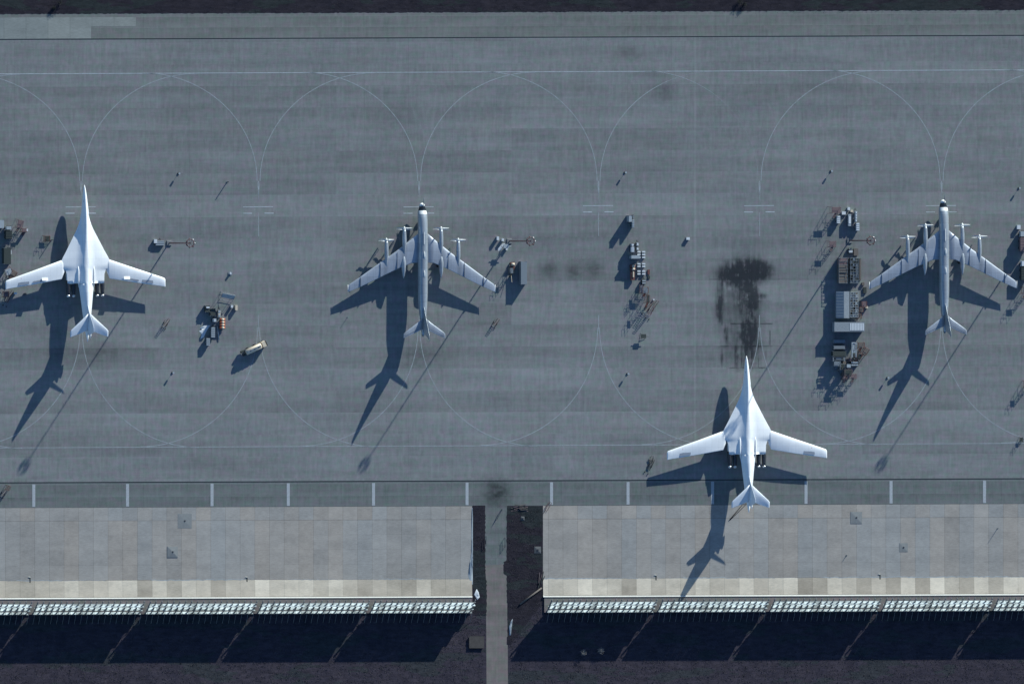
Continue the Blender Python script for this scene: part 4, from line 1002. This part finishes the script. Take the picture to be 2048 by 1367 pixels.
work_stand(1718, 712, 2.0, 'small red stand just south-east of the white gantry', 1.6, 1.6, rz=R(-20), colr='red', plat='dark')
work_stand(1674, 727, 3.0, 'grey stand south of the wide gantry frame', 2.2, 1.6, colr='grey', plat='grey')
work_stand(1684, 733, 2.6, 'dark-decked stand in the middle of the southern stand group', 1.6, 2.0, colr='grey', plat='dark')
crate((1694, 728, 1701.5, 734.5), 3.8, 'tall green-grey cabinet in the southern stand group', 'grey', lid='pale', name='cabinet', cat='cabinet')
trailer((1702, 722, 1717, 732), 1.8, 'dark olive trailer at the east of the southern stand group', 'dark', 2)
work_stand(1696, 744, 3.6, 'tallest stand in the southern group with a broad dark platform', 2.6, 1.8, colr='pink', plat='dark')
work_stand(1707, 752, 2.4, 'faded red stand at the south-east end of the southern group', 2.0, 1.6, colr='pink', plat='pink')
work_stand(1690, 755, 2.0, 'small faded red stand at the south end of the southern group', 1.4, 1.2, colr='pink', plat='pink')
ladder_frame(1688, 752, 3.2, 2.6, 'red ladder leaning at the south-west of the southern group', R(-20), 'pink')
container((1672, 722, 1682, 733), 2.6, 'dark square cabin between the grey stands of the southern group', 'dark', 'cabin', name='equipment_cabin')
crate((1686, 722, 1692, 729), 1.6, 'brown crate against the dark cabins of the southern group', 'brown', lid='brown')
crate((1684, 741, 1691, 750), 1.4, 'dark flat crate under the tallest stand of the southern group', 'dark', lid='brown')
crate((1697, 716, 1702, 722), 1.2, 'faded red crate south of the white gantry frame', 'pink', lid='pink')
container((1719, 517, 1722, 560), 1.0, 'low brown beam pile along the east side of the northern steel rack', 'brown', 'beam pile', name='beam_pile')
# between the shelter and the eastern bomber
crate((1724, 564.5, 1729, 570), .7, 'flat brown case west of the eastern bomber wing tip', 'brown', lid='brown')
crate((1727, 574, 1733, 586), .5, 'long flat brown case north-east of the grid rack', 'brown', lid='dark')
work_stand(1728, 608, 1.6, 'small red stand inside the wing shadow of the eastern bomber', 1.6, 1.8, plat='pink', step=False)
work_stand(1722, 619, 1.6, 'small brown stand between the grid rack and the bomber wing shadow', 1.4, 1.6, colr='red', plat='brown', step=False)
work_stand(1719, 632, 1.4, 'low red stand south-east of the grid rack', 1.2, 1.6, plat='brown', step=False)
crate((1730, 612, 1736, 616), 1.0, 'pinkish box beside the small red stand in the wing shadow', 'pink', lid='cream')
# --- east picture edge
crate((2034.5, 450, 2041, 458), 1.2, 'white box at the east picture edge north of the faded red truck', 'white')
box_truck((2041, 462, 2056, 502), 3.0, 'faded red truck cut by the east picture edge', 'pink', 'pale')
box_truck((2043, 521, 2058, 560), 2.6, 'white-cab dark truck at the east picture edge beside the wing tip', 'dark', 'white')
work_stand(2052, 580, 3.0, 'red stand at the east picture edge south of the dark truck', 2, 2)
work_stand(2054, 768, 2.6, 'stand at the east picture edge, far south-east of the last bomber', 1.4, 2)
work_stand(2043, 878, .9, 'low dark stand on the bottom guide line at the east edge', .8, 1.2, colr='dark', plat='dark', step=False)
# --- west picture edge
box_truck((12, 452, 24, 478), 2.4, 'olive truck with white edges at the west picture edge', 'dark', 'pale')
container((-10, 440, 8, 456), 2.4, 'pale container cut by the west picture edge', 'pale')
work_stand(40, 448, 2.2, 'faded red stand north of the western bomber wing tip', 1.8, 2.6, colr='pink', plat='pink', rz=R(-15))
work_stand(48, 460, 2.0, 'small red stand with a white box beside the faded red stand', 1.6, 1.2, colr='red', plat='pink')
crate((51, 457.5, 56, 462), 1.8, 'white box beside the small red stand at the west', 'white')
container((8, 496, 22, 528), 2.5, 'dark long cabin at the west picture edge', 'dark', 'cabin', name='equipment_cabin')
crate((19, 500, 23, 508), 2.2, 'white panel box east of the dark long cabin', 'pale')
work_stand(17, 543, 2.0, 'pale pipe stand next to the western bomber wing tip', 2.2, 2.2, colr='pink', plat='pale', rz=R(20))
work_stand(27, 547, 1.7, 'brown stand tucked beside the western bomber wing tip', 1.8, 1.8, colr='red', plat='brown', rz=R(-30))
work_stand(94, 477, 1.0, 'dark red low stand beside the western bomber nose shadow', 1.8, 1.8, plat='dark', step=False)
pole(106, 480, 2.4, .16, 'dark post beside the low dark red stand', 'dark')
ladder_frame(12, 604, 4.2, 3.0, 'red rolling ladder south of the western bomber wing tip', R(-22))
work_stand(12, 588, 1.6, 'red stand south of the western bomber wing tip', 1.8, 1.8, plat='pink', step=False)
crate((28, 584.5, 34, 588), 2.0, 'white-topped box south of the western bomber wing', 'dark', lid='white')
crate((48, 586, 53, 590), .6, 'low dark case south of the western bomber wing', 'dark', lid='brown')
work_stand(17, 975, 2.4, 'red frame stand on the dark edge lane at the west', 1.0, 1.4, plat='brown', rz=R(-20), step=False)
ladder_frame(4, 990, 2.0, 1.6, 'ladder beside the red frame stand on the edge lane', R(-30), 'pink')
ladder_frame(1296, 938, 4.0, .9, 'dark low ladder frame west of the second white bomber wing', R(-28), 'dark')
ladder_frame(1301, 925, 2.4, .8, 'short dark frame beside the low ladder west of the second white bomber', R(-10), 'dark')
# tow lead behind the second white bomber
m = MB(); m.tube((0, 0, .12), (-4.7, -5.4, .12), .14, 6); m.tube((1.4, .2, .12), (-4.3, -5.2, .12), .08, 6)
tag(m.build('tow_bar', cb, None, W(1485, 1008)), 'thin dark tow bar lying under the tail of the second white bomber', 'tow bar')
# --- concrete anchor pads and fittings south of the apron
M_PADD = mat('dirty_pad', (0.10, 0.10, 0.10), .9, var=.3)
M_PAD = mat('pad_concrete', (0.24, 0.24, 0.23), .9, var=.15)
def pad(px, py, sz, h, label):
    c = W(px, py); t = thing('anchor_pad', label, 'anchor pad', c, 0, 'square concrete anchor pads in the paving'); a = sz / K / 2; b = MB()
    b.loft([[(-a, -a, .0), (a, -a, .0), (a, a, .0), (-a, a, .0)], [(-a, -a, h * .4), (a, -a, h * .4), (a, a, h * .4), (-a, a, h * .4)], [(-a * .25, -a * .25, h), (a * .25, -a * .25, h), (a * .25, a * .25, h), (-a * .25, a * .25, h)]], smooth=False)
    b.build('block', M_PADD if 1020 < px < 1080 else M_PAD, t); b = MB(); b.tube((0, 0, h), (0, 0, h + .08), .28, 10); b.build('anchor_ring', M_DARKM, t)
pad(369.5, 1041, 29, .12, 'square anchor pad with dark centre north of the pyramid pad in the western paving')
pad(345, 1103, 22, .33, 'raised pyramid anchor pad in the western paving')
pad(1712.5, 1034.5, 24, .22, 'raised square anchor pad near the top of the eastern paving')
pad(1807, 1094, 18, .14, 'flat dark-centred anchor pad in the middle of the eastern paving')
pole(1998, 1056, 2.0, .09, 'thin leaning post alone on the eastern paving', 'grey')
pole(1694, 1110, .8, .12, 'short dark stub on the eastern paving near the cream strip', 'dark')
pad(1045, 1036, 8, .3, 'small pale anchor block in the dark earth east of the road')
pad(1075, 1099, 14, .35, 'round-edged pale anchor block in the dark earth by the eastern paving')
for i, (x, y) in enumerate(((60, 1157), (494, 1157), (1312, 1153), (1760, 1151))):
    c = W(x, y); t = thing('drain_slot', ('dark drain slot at the west end of the cream strip', 'dark drain slot in the middle of the western cream strip', 'dark drain slot in the cream strip just west of the bomber fin shadow', 'dark drain slot in the eastern cream strip')[i], 'drain', c, 0, 'drain slots in the cream strip')
    b = MB(); b.box(-.2, .2, -1.6, .9, .02, .06); b.build('grate', C['dark'], t); b = MB(); b.box(-.6, .2, .55, .8, .03, .2, .05); b.build('headwall', M_KERB, t)
# snow along the west bank of the road cutting and rubbish
tarp_or_glint(940, 1150, [(945.5, 1150), (946, 1120), (945.5, 1060), (945.5, 1015), (943.6, 1015), (943.4, 1060), (943, 1095), (940, 1125), (936, 1150), (940, 1164), (945.5, 1168)], 'strip of pale plastic sheeting along the bank west of the road', .12, 'pale')
tarp_or_glint(955, 1193, [(948, 1188), (953, 1176), (957, 1183), (960, 1194), (955, 1199)], 'white plastic sheet at the road bank beside the fence end', .3)
tarp_or_glint(1021, 1255, [(1019, 1270), (1018, 1252), (1022, 1240), (1026, 1236), (1024, 1252), (1021, 1270)], 'pale plastic sheet on the grass just east of the road', .3, 'pale')
M_GATE = mat('gate_steel', (0.06, 0.07, 0.08), .6)
def barrier(px, py, label, rz=0, L=3.2):
    t = thing('road_barrier', label, 'barrier', W(px, py), rz, 'low barriers along the road'); m = MB()
    m.bar((0, 0, .9), (0, -L, .9), .08); m.bar((0, 0, .5), (0, -L, .5), .06); m.build('rail', M_GATE, t)
    for y in (0, -L): q = MB(); q.bar((0, y, 0), (0, y, 1), .08); q.build('post', M_GATE, t)
barrier(971, 1072, 'low barrier on the west side of the road'); barrier(1009, 1075, 'low barrier on the east side of the road')
barrier(1003, 1018, 'slanting barrier pole at the north end of the road', R(-28), 4)
def hut():
    t = thing('low_shed', 'low brown shed with a flat roof beside the road in the grass', 'shed', W(952, 1283)); m = MB()
    m.box(-2.4, 2.6, -2.0, 2.0, 0, .5); m.build('wall', C['dark'], t); m = MB(); m.box(-2.6, 2.7, -2.1, 1.9, .5, .58); m.build('roof', mat('earthy_roof', (0.07, 0.06, 0.055), .9, var=.4), t)
hut()
def planks(px, py, label, n, rz, seed):
    rr = random.Random(seed); t = thing('timber_pile', label, 'timber pile', W(px, py), rz)
    for k in range(n):
        m = MB(); y = rr.uniform(-.8, .8); x = rr.uniform(-2, 2); l = rr.uniform(1.5, 4); m.box(x - l / 2, x + l / 2, y - .09, y + .09, .05 + .1 * (k % 4), .12 + .1 * (k % 4)); o = m.build('board', C[rr.choice(['brown', 'pink', 'dark'])], t); o.rotation_euler = (0, 0, rr.uniform(-.25, .25))
planks(1040, 1015, 'long heap of brown boards at the top of the dark earth east of the road', 14, 0, 1)
planks(1092, 1018, 'small heap of boards on the paving corner east of the dark earth', 6, R(55), 2)
planks(1081, 1160, 'boards scattered on the east edge of the dark earth near the brown pipe', 7, R(80), 3)
m = MB(); m.tube((0, 0, .3), (-7.8, -5.6, .3), .28, 8)
tag(m.build('pipe', C['brown'], None, W(1083, 1175)), 'brown pipe lying across the dark earth east of the road', 'pipe')

# ================================================================ grass and shrubs
M_GRASS = mat('dry_grass', (0.050, 0.045, 0.048), .95, var=.5, scale=.25)
def grass(areas, seed):
    rr = random.Random(seed); mb = MB()
    for (x0, y0, x1, y1, n) in areas:
        for _ in range(n):
            c = W(rr.uniform(x0, x1), rr.uniform(y0, y1)); 
            for k in range(3):
                a = rr.uniform(0, 6.28); l = rr.uniform(.1, .35); h = rr.uniform(.04, .22); x, y = c.x + rr.uniform(-.4, .4), c.y + rr.uniform(-.4, .4)
                mb.v += [(x - l * math.cos(a) * .5, y - l * math.sin(a) * .5, 0), (x + l * math.cos(a) * .5, y + l * math.sin(a) * .5, 0), (x + rr.uniform(-.3, .3), y + rr.uniform(-.3, .3), h)]
                b = len(mb.v); mb.f.append((b - 3, b - 2, b - 1)); mb.sm.append(False)
    o = mb.build('grass', M_GRASS, fix=False); o['kind'] = 'stuff'
grass([(-60, -40, 2110, 24, 4500), (-60, 1226, 968, 1430, 9000), (1020, 1226, 2110, 1430, 9500), (946, 1014, 968, 1226, 500), (1017, 1014, 1084, 1226, 1800)], 5)
M_LEAF = mat('bare_shrub', (0.022, 0.024, 0.022), .9, var=.4)
M_LEAF_LIT = mat('pale_sunlit_shrub', (0.30, 0.27, 0.25), .9, var=.4)  # foliage colour paled to look like tall shrubs catching the sun
M_BARK = mat('bark', (0.06, 0.05, 0.04), .9)
def shrub(px, py, r, label):
    t = thing('shrub', label, 'shrub', W(px, py), 0, 'dark shrubs in the grass'); rr = random.Random(int(px))
    m = MB()
    for k in range(5): a = rr.uniform(0, 6.28); m.tube((0, 0, 0), (math.cos(a) * r * .6, math.sin(a) * r * .6, r * .9), .06, 5, r2=.02)
    m.build('stem', M_BARK, t); m = MB()
    for k in range(260):
        d = Vector((rr.gauss(0, 1), rr.gauss(0, 1), rr.gauss(0, 1))).normalized() * r * rr.uniform(.3, 1); p = Vector((d.x, d.y, r * .75 + d.z * .7)); p.z = max(.1, p.z)
        u = Vector((rr.uniform(-1, 1), rr.uniform(-1, 1), rr.uniform(-1, 1))) * .22; v = Vector((rr.uniform(-1, 1), rr.uniform(-1, 1), rr.uniform(-1, 1))) * .22
        m.v += [tuple(p), tuple(p + u), tuple(p + v)]; b = len(m.v); m.f.append((b - 3, b - 2, b - 1)); m.sm.append(False)
    m.build('foliage', M_LEAF if py < 100 else M_LEAF_LIT, t)
for x, y, r, l in ((119, 5, 1.5, 'larger dark shrub at the top edge, near the west corner'), (107, 16, .9, 'smaller dark shrub just south-west of the larger one at the top edge'),
                   (1478, 4, 1.2, 'west one of two dark shrubs at the top edge above the soot stain'), (1488, 9, 1.1, 'east one of two dark shrubs at the top edge above the soot stain'),
                   (1166, 1304, 1.2, 'west one of two shrubs in the fence shadow east of the road'), (1200, 1300, 1.3, 'east one of two shrubs in the fence shadow east of the road')):
    shrub(x, y, r, l)
